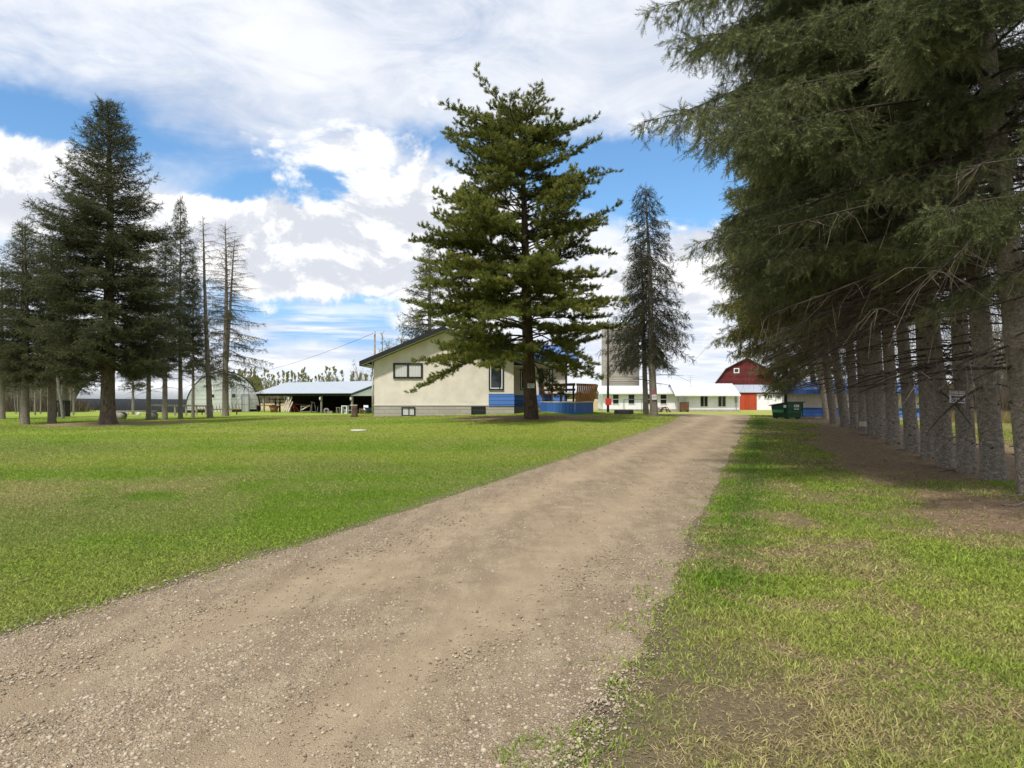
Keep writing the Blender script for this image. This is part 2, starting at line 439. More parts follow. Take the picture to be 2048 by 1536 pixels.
M['litter'] = needles('needle_litter', [(0, (.05, .03, .018)), (.4, (.15, .10, .06)), (.8, (.30, .22, .14)), (1, (.42, .35, .25))], .05)
M['woods'] = needles('far_woods', [(0, (.075, .085, .045)), (.5, (.12, .13, .07)), (1, (.17, .18, .10))], .2)

# ground: colour carried by the mesh (turf, needle litter, field), detail by noise
def ground_mat():
    m, t, b = new_mat('turf_and_soil')
    a = t.attr('col'); g = t.attr('duff')
    c = t.coord()
    n = t.noise(c, 38, 6, .75); n2 = t.noise(c, 6, 5, .6); n3 = t.noise(c, 140, 3, .7)
    k = t.mix(t.mapr(n, .25, .75), t.mix(1, a.outputs['Color'], (.55, .55, .5), 'MULTIPLY'), t.mix(1, a.outputs['Color'], (1.25, 1.22, 1.2), 'MULTIPLY'))
    dk = t.mix(t.mapr(n3, .3, .72), (.16, .104, .064), (.46, .325, .21))
    dk = t.mix(t.m('MULTIPLY', t.mapr(n2, .4, .7), .4), dk, (.135, .110, .060))
    f = t.mapr(t.m('ADD', g.outputs['Fac'], t.m('MULTIPLY', t.m('SUBTRACT', n, .5), .5)), .30, .70)
    t.put(b.inputs['Base Color'], t.mix(f, k, dk)); b.inputs['Roughness'].default_value = .95
    b.inputs['Specular IOR Level'].default_value = .1
    t.put(b.inputs['Normal'], t.bump(t.m('ADD', n, n3), .9, .03))
    return m
M['ground'] = ground_mat()
def gravel_mat():
    m, t, b = new_mat('gravel_and_dust')
    c = t.coord(); a = t.attr('loose'); w = t.attr('wheel')
    v = t.new('ShaderNodeTexVoronoi'); t.put(v.inputs['Vector'], c); v.inputs['Scale'].default_value = 55; v.inputs['Randomness'].default_value = 1
    v2 = t.new('ShaderNodeTexVoronoi'); t.put(v2.inputs['Vector'], c); v2.inputs['Scale'].default_value = 130
    n = t.noise(c, 3.2, 6, .65); n2 = t.noise(c, 90, 4, .7)
    wh = t.xyz(v.outputs['Color'])[0]
    stone = t.mix(wh, (.23, .18, .125), (.48, .415, .33))
    wh2 = t.xyz(v2.outputs['Color'])[1]
    dust = t.mix(t.mapr(n, .3, .7), (.295, .222, .142), (.435, .340, .222))
    dust = t.mix(t.m('MULTIPLY', t.mapr(n2, .35, .7), .45), dust, (.150, .110, .074))
    dust = t.mix(t.m('MULTIPLY', t.mapr(wh2, .78, .9), .45), dust, (.42, .36, .27))
    st_ = t.noise(t.vm('MULTIPLY', c, (2.6, .55, 1)), 1.6, 5, .65, .3)
    dust = t.mix(t.m('MULTIPLY', t.mapr(st_, .42, .62), .55), dust, (.220, .162, .104))
    sm = t.m('MULTIPLY', t.mapr(v.outputs['Distance'], .55, .30), t.mapr(t.m('ADD', t.m('MULTIPLY', a.outputs['Fac'], .6), t.m('MULTIPLY', wh, .6)), .62, .85))
    k = t.mix(sm, dust, stone)
    k = t.mix(t.m('MULTIPLY', w.outputs['Fac'], .42), k, (.44, .345, .235))
    t.put(b.inputs['Base Color'], k); b.inputs['Roughness'].default_value = .95; b.inputs['Specular IOR Level'].default_value = .1
    h = t.m('ADD', t.m('MULTIPLY', sm, .9), t.m('ADD', t.m('MULTIPLY', n2, .6), t.m('MULTIPLY', t.m('SUBTRACT', 1, v2.outputs['Distance']), .4)))
    t.put(b.inputs['Normal'], t.bump(h, 1.0, .02))
    return m
M['gravel'] = gravel_mat()
def pebble_mat():
    m, t, b = new_mat('pebbles')
    a = t.attr('tint')
    r = t.new('ShaderNodeValToRGB'); t.l.new(a.outputs['Fac'], r.inputs[0])
    e = r.color_ramp.elements
    cs = [(0, (.14, .105, .07)), (.3, (.27, .21, .145)), (.7, (.37, .305, .215)), (1, (.43, .365, .275))]
    while len(e) < 4: e.new(.5)
    for i, (p, c) in enumerate(cs): e[i].position = p; e[i].color = (*c, 1)
    t.put(b.inputs['Base Color'], r.outputs[0]); b.inputs['Roughness'].default_value = .85
    return m
M['pebble'] = pebble_mat()
def blade_mat():
    m, t, b = new_mat('grass_blades')
    a = t.attr('col')
    t.put(b.inputs['Base Color'], a.outputs['Color']); b.inputs['Roughness'].default_value = .6
    b.inputs['Specular IOR Level'].default_value = .10
    tr = t.new('ShaderNodeBsdfTranslucent'); t.l.new(a.outputs['Color'], tr.inputs[0])
    mx = t.new('ShaderNodeMixShader'); mx.inputs[0].default_value = .35
    t.l.new(b.outputs[0], mx.inputs[1]); t.l.new(tr.outputs[0], mx.inputs[2])
    t.l.new(mx.outputs[0], t.n['Material Output'].inputs['Surface'])
    return m
M['blade'] = blade_mat()

# ------------------------------------------------------------------ sky, sun, camera
SUN_EL, SUN_AZ = R(57), R(-152)       # azimuth from +Y towards +X
SKY_K = .1
def build_world():
    w = bpy.data.worlds.new('World'); scene.world = w; w.use_nodes = True
    t = NT(w.node_tree); bg = w.node_tree.nodes['Background']
    d = t.vm('NORMALIZE', t.coord('Generated'))
    x, y, z = t.xyz(d)
    sky = t.new('ShaderNodeTexSky', sky_type='NISHITA'); sky.sun_disc = False
    sky.sun_elevation = SUN_EL; sky.sun_rotation = SUN_AZ; sky.ozone_density = 3.0; sky.dust_density = .3; sky.air_density = 1.0
    blue = t.mix(1, sky.outputs[0], (1.15, 1.5, 1.65), 'MULTIPLY')
    blue = t.mix(t.mapr(t.m('ARCSINE', z), .22, .06, 0, .85), blue, tuple(c/SKY_K for c in (.30, .50, .88)))
    wx = t.noise(d, 5.0, 5, .6); wy = t.noise(t.vm('ADD', d, (7.3, 1.1, 4.2)), 5.0, 5, .6)
    az = t.m('ADD', t.m('ARCTAN2', x, y), t.m('MULTIPLY', t.m('SUBTRACT', wx, .5), .16))
    el = t.m('ADD', t.m('ARCSINE', z), t.m('MULTIPLY', t.m('SUBTRACT', wy, .5), .10))
    def blob(u, v, su, sv, k):
        """a soft patch of the sky round the direction that pixel (u, v) looks in"""
        a0 = math.atan((u-CU)/F); e0 = math.atan((HV-v)/F*cos(a0))
        p = t.m('POWER', t.m('DIVIDE', t.m('SUBTRACT', az, a0), su/F*cos(a0)), 2.0)
        q = t.m('POWER', t.m('DIVIDE', t.m('SUBTRACT', el, e0), sv/F), 2.0)
        return t.m('MULTIPLY', t.m('EXPONENT', t.m('MULTIPLY', t.m('ADD', p, q), -1.0)), k)
    def total(lst):
        s = None
        for b in lst:
            g = blob(*b); s = g if s is None else t.m('ADD', s, g)
        return s
    # high thin layer
    s1 = t.vm('MULTIPLY', d, (1.0, 1.0, 2.6))
    ci = t.noise(s1, 3.2, 7, .6, .5)
    cs = t.noise(t.vm('MULTIPLY', d, (1.3, 1.0, 3.6)), 4.5, 8, .62, .7)
    hole = total([(80, 225, 260, 52, .78), (610, 395, 215, 50, 1.0), (850, 285, 120, 34, .45), (1240, 350, 250, 66, .92),
                  (640, 640, 220, 60, .75), (720, 590, 160, 30, .5), (480, 300, 120, 30, .18), (1420, 420, 170, 60, .4), (-250, 520, 260, 120, .4)])
    ci_d = t.m('ADD', t.m('ADD', t.m('MULTIPLY', ci, .65), t.m('MULTIPLY', cs, .45)), t.m('SUBTRACT', .14, hole))
    ci_a = t.mapr(ci_d, .18, .78)
    tone = t.noise(t.vm('MULTIPLY', d, (1, 1, 2.2)), 2.6, 5, .55, .4)
    grey = total([(1420, 90, 320, 110, .9), (640, 250, 420, 60, .45), (1500, 620, 200, 90, .5)])
    ci_c = t.mix(t.mapr(t.m('SUBTRACT', t.m('ADD', t.m('MULTIPLY', cs, .5), t.m('MULTIPLY', tone, .5)), t.m('MULTIPLY', grey, .16)), .30, .62), (.64, .69, .79), (.885, .905, .95))
    col = t.mix(ci_a, t.sc(blue, SKY_K), ci_c)
    # heaped clouds
    dc = t.vm('MULTIPLY', d, (1.0, 1.0, 1.55))
    def heap(off):
        return t.noise(t.vm('ADD', dc, (3.1, 1.7, 2.0+off)), 6.6, 10, .62, .3)
    h0, h1 = heap(0.0), heap(.055)
    mass = total([(40, 390, 165, 100, .42), (460, 480, 190, 85, .34), (760, 510, 300, 85, .44), (690, 290, 165, 38, .22), (850, 420, 150, 85, .40),
                  (1400, 540, 170, 120, .34), (880, 640, 240, 50, .20), (300, 440, 60, 45, .2), (1540, 560, 120, 120, .2), (1250, 620, 150, 70, .2)])
    low = t.mapr(el, .19, .05, 0, .06)
    cu = t.m('ADD', t.m('ADD', h0, low), t.m('SUBTRACT', mass, t.m('MULTIPLY', hole, .10)))
    cu_a = t.m('MULTIPLY', t.mapr(cu, .60, .73), t.mapr(el, .78, .50))
    lit = t.mapr(t.m('SUBTRACT', h0, h1), -.10, .10)
    base = t.mapr(t.noise(dc, 9, 6, .6), .35, .65)
    thick = t.mapr(cu, .72, .98)
    sh = t.m('SUBTRACT', t.m('ADD', t.m('MULTIPLY', lit, .62), t.m('MULTIPLY', base, .38)), t.m('MULTIPLY', thick, .22))
    cu_c = t.mix(t.mapr(sh, .10, .62), (.66, .69, .76), (1.02, 1.02, 1.02))
    col = t.mix(cu_a, col, cu_c)
    # long flat rows of cloud close to the horizon
    rows = t.noise(t.vm('MULTIPLY', d, (1.5, 1.0, 13.0)), 3.3, 7, .6, .5)
    ra = t.m('MULTIPLY', t.mapr(rows, .42, .58), t.mapr(el, .155, .08))
    rc = t.mix(t.mapr(t.noise(t.vm('MULTIPLY', d, (2.2, 1.4, 20.0)), 3.0, 6, .6), .38, .62), (.60, .68, .82), (.98, .99, 1.0))
    col = t.mix(ra, col, rc)
    col = t.mix(t.mapr(el, .075, -.01, 0, .55), col, (.84, .89, .97))
    t.put(bg.inputs['Color'], t.sc(col, 1/SKY_K))
    bg.inputs['Strength'].default_value = SKY_K
    return w
build_world()

sun = bpy.data.lights.new('sun', 'SUN'); sun.energy = 3.9; sun.angle = R(4); sun.color = (1, .955, .88)
so = bpy.data.objects.new('sun', sun); COL.objects.link(so)
from mathutils import Vector
sd = Vector((sin(SUN_AZ)*cos(SUN_EL), cos(SUN_AZ)*cos(SUN_EL), sin(SUN_EL)))
so.rotation_euler = sd.to_track_quat('Z', 'Y').to_euler(); so.location = (0, 0, 60)

cam = bpy.data.cameras.new('camera'); co = bpy.data.objects.new('camera', cam); COL.objects.link(co)
cam.sensor_width = 36; cam.lens = F/2048*36; cam.shift_y = (HV-768)/2048
cam.clip_start = .05; cam.clip_end = 5000
co.location = (0, 0, EYE); co.rotation_euler = (R(90), 0, 0)
scene.camera = co
vs = scene.view_settings
vs.view_transform = 'Standard'; vs.look = 'None'; vs.exposure = 0.17; vs.gamma = 1.0; vs.use_curve_mapping = False
scene.cycles.max_bounces = 6; scene.cycles.transparent_max_bounces = 8
scene.cycles.diffuse_bounces = 3; scene.cycles.glossy_bounces = 2
# ------------------------------------------------------------------ ground sheet, driveway, gravel, grass
def make_ground():
    na, rings = 540, [0.0]
    r = .35
    while r < 2600: rings.append(r); r *= 1.042
    rr = np.array(rings[1:]); th = np.linspace(0, 2*pi, na, endpoint=False)
    X = (rr[:, None]*np.sin(th)).ravel(); Y = (rr[:, None]*np.cos(th)).ravel()
    X = np.append(X, 0.0); Y = np.append(Y, 0.0)
    Z = height(X, Y) - .05*sstep(-.05, .35, drive_sd(X, Y))
    c, dry = lawn(X, Y); df = duff_amt(X, Y)
    # dry stubble fields beyond the yard, brown woods floor
    far = sstep(92, 104, Y + 6*(fbm(X*.02, Y*.02, 9)-.5)) + sstep(62, 80, X)*sstep(20, 40, Y) + sstep(-60, -75, X)*sstep(30, 60, Y)
    far = np.clip(far, 0, 1)[:, None]
    n = fbm(X*.03, Y*.006, 77, 4)[:, None]
    fld = FIELD*(.7+.6*n)
    c = c*(1-far) + fld*far
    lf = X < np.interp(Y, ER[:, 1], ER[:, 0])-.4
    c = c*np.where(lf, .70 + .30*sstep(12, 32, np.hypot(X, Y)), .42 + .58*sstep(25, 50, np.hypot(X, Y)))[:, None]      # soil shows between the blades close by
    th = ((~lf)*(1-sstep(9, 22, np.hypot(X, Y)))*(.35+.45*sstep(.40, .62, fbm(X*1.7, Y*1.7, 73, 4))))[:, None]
    c = c*(1-th) + np.array((.27, .215, .12))*th
    sd = drive_sd(X, Y); rt_ = X > np.interp(Y, ER[:, 1], ER[:, 0])-.4
    wd = np.where(rt_, .18+1.25*np.exp(-((Y-3.0)/2.4)**2), .30)
    so_ = np.clip(np.exp(np.minimum(sd, 0)/wd)*(.55+.9*(fbm(X*1.6, Y*1.6, 15, 4)-.25)), 0, 1)[:, None]
    c = c*(1-so_) + np.array((.25, .20, .145))*so_
    # worn pale track across the yard grass
    n_r = len(rr)
    idx = np.arange(n_r*na).reshape(n_r, na)
    a = idx[:-1]; b = idx[1:]
    q = np.stack([a, np.roll(a, -1, 1), np.roll(b, -1, 1), b], -1).reshape(-1, 4)
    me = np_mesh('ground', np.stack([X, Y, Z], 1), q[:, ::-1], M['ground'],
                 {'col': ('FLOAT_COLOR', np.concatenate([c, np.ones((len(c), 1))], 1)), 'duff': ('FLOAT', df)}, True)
    bm = bmesh.new(); bm.from_mesh(me); bm.verts.ensure_lookup_table()
    k = n_r*na
    for j in range(na):
        bm.faces.new((bm.verts[k], bm.verts[(j+1) % na], bm.verts[j]))
    bmesh.ops.recalc_face_normals(bm, faces=bm.faces)
    bm.to_mesh(me); bm.free()
    o = obj('ground', me); tag(o, kind='structure')
make_ground()

def make_drive():
    ys = np.concatenate([np.arange(-6, 2, .25), np.arange(2, 14, .05), np.arange(14, 30, .12), np.arange(30, 57, .3)])
    nx = 90; V = []; L = []; W = []
    t = np.linspace(0, 1, nx)
    for y in ys:
        xl = np.interp(y, EL[:, 1], EL[:, 0]) - .12; xr = np.interp(y, ER[:, 1], ER[:, 0]) + .12
        xl += .22*(fbm(np.array([y*1.3]), np.array([2.0]), 5, 4)[0]-.5)
        xr += .40*(fbm(np.array([y*1.1]), np.array([9.0]), 6, 4)[0]-.5)
        x = xl + (xr-xl)*t
        yy = np.full(nx, y)
        # two wheel tracks, a looser crown and loose borders
        tr = np.exp(-((t-.30)/.085)**2) + np.exp(-((t-.70)/.085)**2)
        tr = tr*(.6+.7*fbm(x*.35, yy*.16, 61, 3))
        z = height(x, yy) + .006 - .022*np.minimum(tr, 1) + .012*(fbm(x*2.2, yy*1.2, 66, 3)-.5)
        z -= .045*(np.exp(-t/.012) + np.exp(-(1-t)/.012))
        V.append(np.stack([x, yy, z], 1)); L.append(np.clip(.55 - .6*tr + .9*(fbm(x*.8, yy*.5, 63, 4)-.4) + .3*np.exp(-t/.06)+.3*np.exp(-(1-t)/.1), 0, 1)); W.append(np.clip(tr, 0, 1))
    n = len(ys); idx = np.arange(n*nx).reshape(n, nx)
    q = np.stack([idx[:-1, :-1], idx[:-1, 1:], idx[1:, 1:], idx[1:, :-1]], -1).reshape(-1, 4)
    me = np_mesh('driveway', np.concatenate(V), q, M['gravel'], {'loose': ('FLOAT', np.concatenate(L)), 'wheel': ('FLOAT', np.concatenate(W))}, True)
    tag(obj('driveway', me), kind='structure')
make_drive()

def make_pebbles(n=70000, seed=4):
    rg = np.random.default_rng(seed)
    y = 2.2*np.exp(rg.random(n*4)*math.log(17/2.2))**1.0
    x = rg.uniform(-.82, .75, n*4)*y
    s = drive_sd(x, y)
    loose = fbm(x*.8, y*.5, 63, 4)
    t = (x-np.interp(y, EL[:, 1], EL[:, 0]))/(np.interp(y, ER[:, 1], ER[:, 0])-np.interp(y, EL[:, 1], EL[:, 0]))
    tr = np.exp(-((t-.30)/.085)**2) + np.exp(-((t-.70)/.085)**2)
    keep = (s > -.25*rg.random(n*4)) & (rg.random(n*4) < np.clip(.34+1.7*(loose-.36)-.5*tr, .09, 1))
    x, y = x[keep][:n], y[keep][:n]; n = len(x)
    g = (1+5**.5)/2
    ico = np.array([(-1,g,0),(1,g,0),(-1,-g,0),(1,-g,0),(0,-1,g),(0,1,g),(0,-1,-g),(0,1,-g),(g,0,-1),(g,0,1),(-g,0,-1),(-g,0,1)])/math.hypot(1, g)
    fc = np.array([(0,11,5),(0,5,1),(0,1,7),(0,7,10),(0,10,11),(1,5,9),(5,11,4),(11,10,2),(10,7,6),(7,1,8),(3,9,4),(3,4,2),(3,2,6),(3,6,8),(3,8,9),(4,9,5),(2,4,11),(6,2,10),(8,6,7),(9,8,1)])
    r = np.clip(np.exp(rg.normal(math.log(.0041), .46, n)), .0024, .0145)*(1+.02*y)
    sc = np.stack([r*rg.uniform(.8, 1.5, n), r*rg.uniform(.7, 1.1, n), r*rg.uniform(.5, .85, n)], 1)
    a = rg.uniform(0, 2*pi, n); ca, sa = np.cos(a), np.sin(a)
    v = ico[None]*(1+rg.uniform(-.16, .16, (n, 12, 1)))*sc[:, None]
    vx = v[..., 0]*ca[:, None]-v[..., 1]*sa[:, None]; vy = v[..., 0]*sa[:, None]+v[..., 1]*ca[:, None]
    z = height(x, y)+.004 - .018*np.minimum(np.exp(-((t[keep][:n]-.30)/.085)**2)+np.exp(-((t[keep][:n]-.70)/.085)**2), 1)
    V = np.stack([vx+x[:, None], vy+y[:, None], v[..., 2]+(z+sc[:, 2]*.35)[:, None]], -1).reshape(-1, 3)
    Fc = (fc[None]+np.arange(n)[:, None, None]*12).reshape(-1, 3)
    me = np_mesh('gravel', V, Fc, M['pebble'], {'tint': ('FLOAT', np.repeat(rg.random(n)**1.1, 12))}, True)
    tag(obj('gravel', me), 'loose pale pebbles scattered over the driveway', 'gravel', kind='stuff')
make_pebbles()

def make_grass(n=1800000, seed=8):
    rg = np.random.default_rng(seed)
    y = 2.0*np.exp(rg.random(n)*math.log(46/2.0)); x = rg.uniform(-1, 1, n)*(.86*y+1.2)
    s = drive_sd(x, y)
    tuft = fbm(x*3.1, y*3.1, 12, 3)
    df = duff_amt(x, y)
    right = x > np.interp(y, ER[:, 1], ER[:, 0])-.4
    soft = np.where(right, 1.9*np.exp(-((y-3.0)/2.2)**2)+.16, .40)
    keep = (s < (tuft-.46)*np.where(right, 1.1, 1.0)) & (rg.random(n) < np.clip(1.05-df*1.2, .05, 1))
    edgefade = np.clip(-s/soft+.25*(tuft-.5), 0, 1)**1.3*.88+.12
    keep &= rg.random(n) < edgefade
    n3 = fbm(x*.9+7, y*.9, 41, 4)
    n4 = fbm(x*1.7, y*1.7, 73, 4)
    keep &= ~((right) & (rg.random(n) < .45*sstep(.46, .64, n3)))
    keep &= ~((right) & (rg.random(n) < .45*sstep(.55, .70, n4)*(y < 12)))
    x, y, tuft, right = x[keep], y[keep], tuft[keep], right[keep]; n = len(x)
    c, dry = lawn(x, y)
    d = np.hypot(x, y)
    lush = np.clip(tuft*1.5-.15, .2, 1.2)
    h = rg.uniform(.022, .055, n)*np.where(right, .80*(.45+.75*lush), .58*(.8+.25*lush))
    tall = rg.random(n) < np.where(right, .05, .015); h = np.where(tall, h*1.7, h)
    isdry = rg.random(n) < dry*.75+.05+.55*right*sstep(.50, .64, fbm(x*1.7, y*1.7, 73, 4))*(y < 14)
    w = (.0013+.00055*d)*rg.uniform(.7, 1.3, n)
    a = rg.uniform(0, 2*pi, n)
    lean = rg.uniform(.15, .95, n)*h*np.where(isdry, 1.5, 1.0)*np.where(right, 1.5, 1.9)
    h = np.where(isdry, h*.6, h)
    z = height(x, y)-.004
    px, py = np.cos(a), np.sin(a)
    b = rg.uniform(0, 2*pi, n); qx, qy = np.cos(b), np.sin(b)
    p0 = np.stack([x-px*w, y-py*w, z], 1); p1 = np.stack([x+px*w, y+py*w, z], 1)
    m0 = np.stack([x-px*w*.8+qx*lean*.35, y-py*w*.8+qy*lean*.35, z+h*.62], 1); m1 = np.stack([x+px*w*.8+qx*lean*.35, y+py*w*.8+qy*lean*.35, z+h*.62], 1)
    tp = np.stack([x+qx*lean, y+qy*lean, z+h], 1)
    near = d < 9
    jit = rg.normal(1, 1, (n, 1))*np.where(right, .2, .12)[:, None]+1-np.where(right, .2, .12)[:, None]
    cc = c*jit
    cc[isdry] = STRAW*rg.uniform(.65, 1.25, (isdry.sum(), 1))
    cc = np.clip(cc*(.9+.5*rg.random((n, 1))*(rg.random((n, 1)) < .35)), .005, .6)
    Vn = np.stack([p0[near], p1[near], m1[near], m0[near], tp[near]], 1).reshape(-1, 3); kn = near.sum()
    i5 = np.arange(kn)[:, None]*5
    Fn = np.concatenate([i5+np.array([[0, 1, 2]]), i5+np.array([[0, 2, 3]]), i5+np.array([[3, 2, 4]])])
    far = ~near; kf = far.sum()
    Vf = np.stack([p0[far], p1[far], tp[far]], 1).reshape(-1, 3)
    Ff = np.arange(kf*3).reshape(-1, 3)+len(Vn)
    ca = np.concatenate([np.repeat(cc[near], 5, 0), np.repeat(cc[far], 3, 0)])
    V = np.concatenate([Vn, Vf])
    me = np_mesh('grass', V, np.concatenate([Fn, Ff]), M['blade'], {'col': ('FLOAT_COLOR', np.concatenate([ca, np.ones((len(ca), 1))], 1))})
    tag(obj('grass', me), 'short mown grass covering the lawn and verge', 'grass', kind='stuff')
make_grass()
# ------------------------------------------------------------------ trees
def unit(v): return v/(np.linalg.norm(v, axis=-1, keepdims=True)+1e-9)

def needle_proto(rg, L, nl, nw, n, fwd, flat=0.0, tuft=0):
    """one shoot along +z: n needles, each a slim triangle -> (n, 3, 3)"""
    t = (np.arange(n)+.5)/n*L; a = np.arange(n)*2.39996 + rg.uniform(0, 6)
    f = fwd + rg.normal(0, .12, n)
    f = np.where(np.arange(n) >= n-tuft, f*.35, f)
    rad = np.stack([np.cos(a), np.sin(a)*(1-flat), np.zeros(n)], 1)
    d = rad*np.sin(f)[:, None]; d[:, 2] = np.cos(f)
    d = unit(d)
    tan = unit(np.cross(d, np.array((0, 0, 1.0))) + rg.normal(0, .35, (n, 3)))
    base = np.stack([rad[:, 0]*nw*.3, rad[:, 1]*nw*.3, t], 1)
    ln = nl*rg.uniform(.75, 1.15, n)[:, None]
    return np.stack([base-tan*nw/2, base+tan*nw/2, base+d*ln], 1)

def place(rg, protos, O, D, S, tint):
    """copies of the shoot prototypes at O along D -> triangle soup and a tone for every corner"""
    M_ = len(O); D = unit(D)
    ref = np.where(np.abs(D[:, 2:3]) < .9, np.array([[0, 0, 1.0]]), np.array([[1.0, 0, 0]]))
    X = unit(np.cross(ref, D)); Y = np.cross(D, X)
    r = rg.uniform(0, 2*pi, M_)[:, None]
    X, Y = X*np.cos(r)+Y*np.sin(r), -X*np.sin(r)+Y*np.cos(r)
    k = rg.integers(0, len(protos), M_)
    Vs, Ts = [], []
    for i, p in enumerate(protos):
        s = k == i
        if not s.any(): continue
        p = p.reshape(-1, 3)
        v = (p[None, :, 0:1]*X[s][:, None] + p[None, :, 1:2]*Y[s][:, None] + p[None, :, 2:3]*D[s][:, None])*S[s][:, None, None] + O[s][:, None]
        Vs.append(v.reshape(-1, 3).astype(np.float32))
        Ts.append(np.clip(np.repeat(tint[s], len(p)) + rg.normal(0, .07, s.sum()*len(p)), 0, 1).astype(np.float32))
    return np.concatenate(Vs), np.concatenate(Ts)

def tubes(Pts, Rad, sides=4):
    """Pts (N,k,3), Rad (N,k) -> quads"""
    N, k, _ = Pts.shape
    T = np.gradient(Pts, axis=1); T = unit(T)
    ref = np.where(np.abs(T[..., 2:3]) < .9, np.array([0, 0, 1.0]), np.array([1.0, 0, 0]))
    X = unit(np.cross(ref, T)); Y = np.cross(T, X)
    a = np.arange(sides)*2*pi/sides
    V = Pts[:, :, None] + Rad[:, :, None, None]*(np.cos(a)[:, None]*X[:, :, None] + np.sin(a)[:, None]*Y[:, :, None])
    idx = np.arange(N*k*sides).reshape(N, k, sides)
    q = np.stack([idx[:, :-1], idx[:, 1:], np.roll(idx, -1, 2)[:, 1:], np.roll(idx, -1, 2)[:, :-1]], -1).reshape(-1, 4)
    return V.reshape(-1, 3), q

class Soup:
    def __init__(s): s.v = []; s.f = []; s.n = 0; s.t = []
    def quads(s, V, q):
        s.v.append(V); s.f.append(q+s.n); s.n += len(V)
    def mesh(s, name, mat, smooth=True):
        return np_mesh(name, np.concatenate(s.v), np.concatenate(s.f), mat, None, smooth)

def trunk_mesh(name, rg, axis, r0, H, mat, sides=20, flare=.45, power=.8, roots=6, top=.012, rows=46):
    """tapered trunk following axis(z) -> (x, y), swollen at the foot into a few roots"""
    z = np.concatenate([[-.35, -.12], np.linspace(0, 1, rows)**1.5*H])
    t = np.clip(z/H, 0, 1)
    rad = r0*np.maximum(1-t, 0)**power*(1-.0) + top
    a = np.linspace(0, 2*pi, sides, endpoint=False)
    ph = rg.uniform(0, 6, 3)
    fl = np.exp(-np.clip(z, 0, 99)/.30)[:, None]*flare*(.45+.55*np.cos(roots*a+ph[0])[None]*.7+.25*np.cos(2*a+ph[1]))
    lump = 1 + .045*(fbm(a[None]*2.2+z[:, None]*0, z[:, None]*2.0+a[None]*0, int(rg.integers(1000)), 3)-.5)*2
    rr = rad[:, None]*(1+fl)*lump
    ax = np.array([axis(q) for q in z])
    V = np.stack([ax[:, :1]+rr*np.cos(a), ax[:, 1:2]+rr*np.sin(a), np.repeat(z[:, None], sides, 1)], -1)
    k = len(z); idx = np.arange(k*sides).reshape(k, sides)
    q = np.stack([idx[:-1], np.roll(idx, -1, 1)[:-1], np.roll(idx, -1, 1)[1:], idx[1:]], -1).reshape(-1, 4)
    return np_mesh(name, V.reshape(-1, 3), q, mat, None, True)

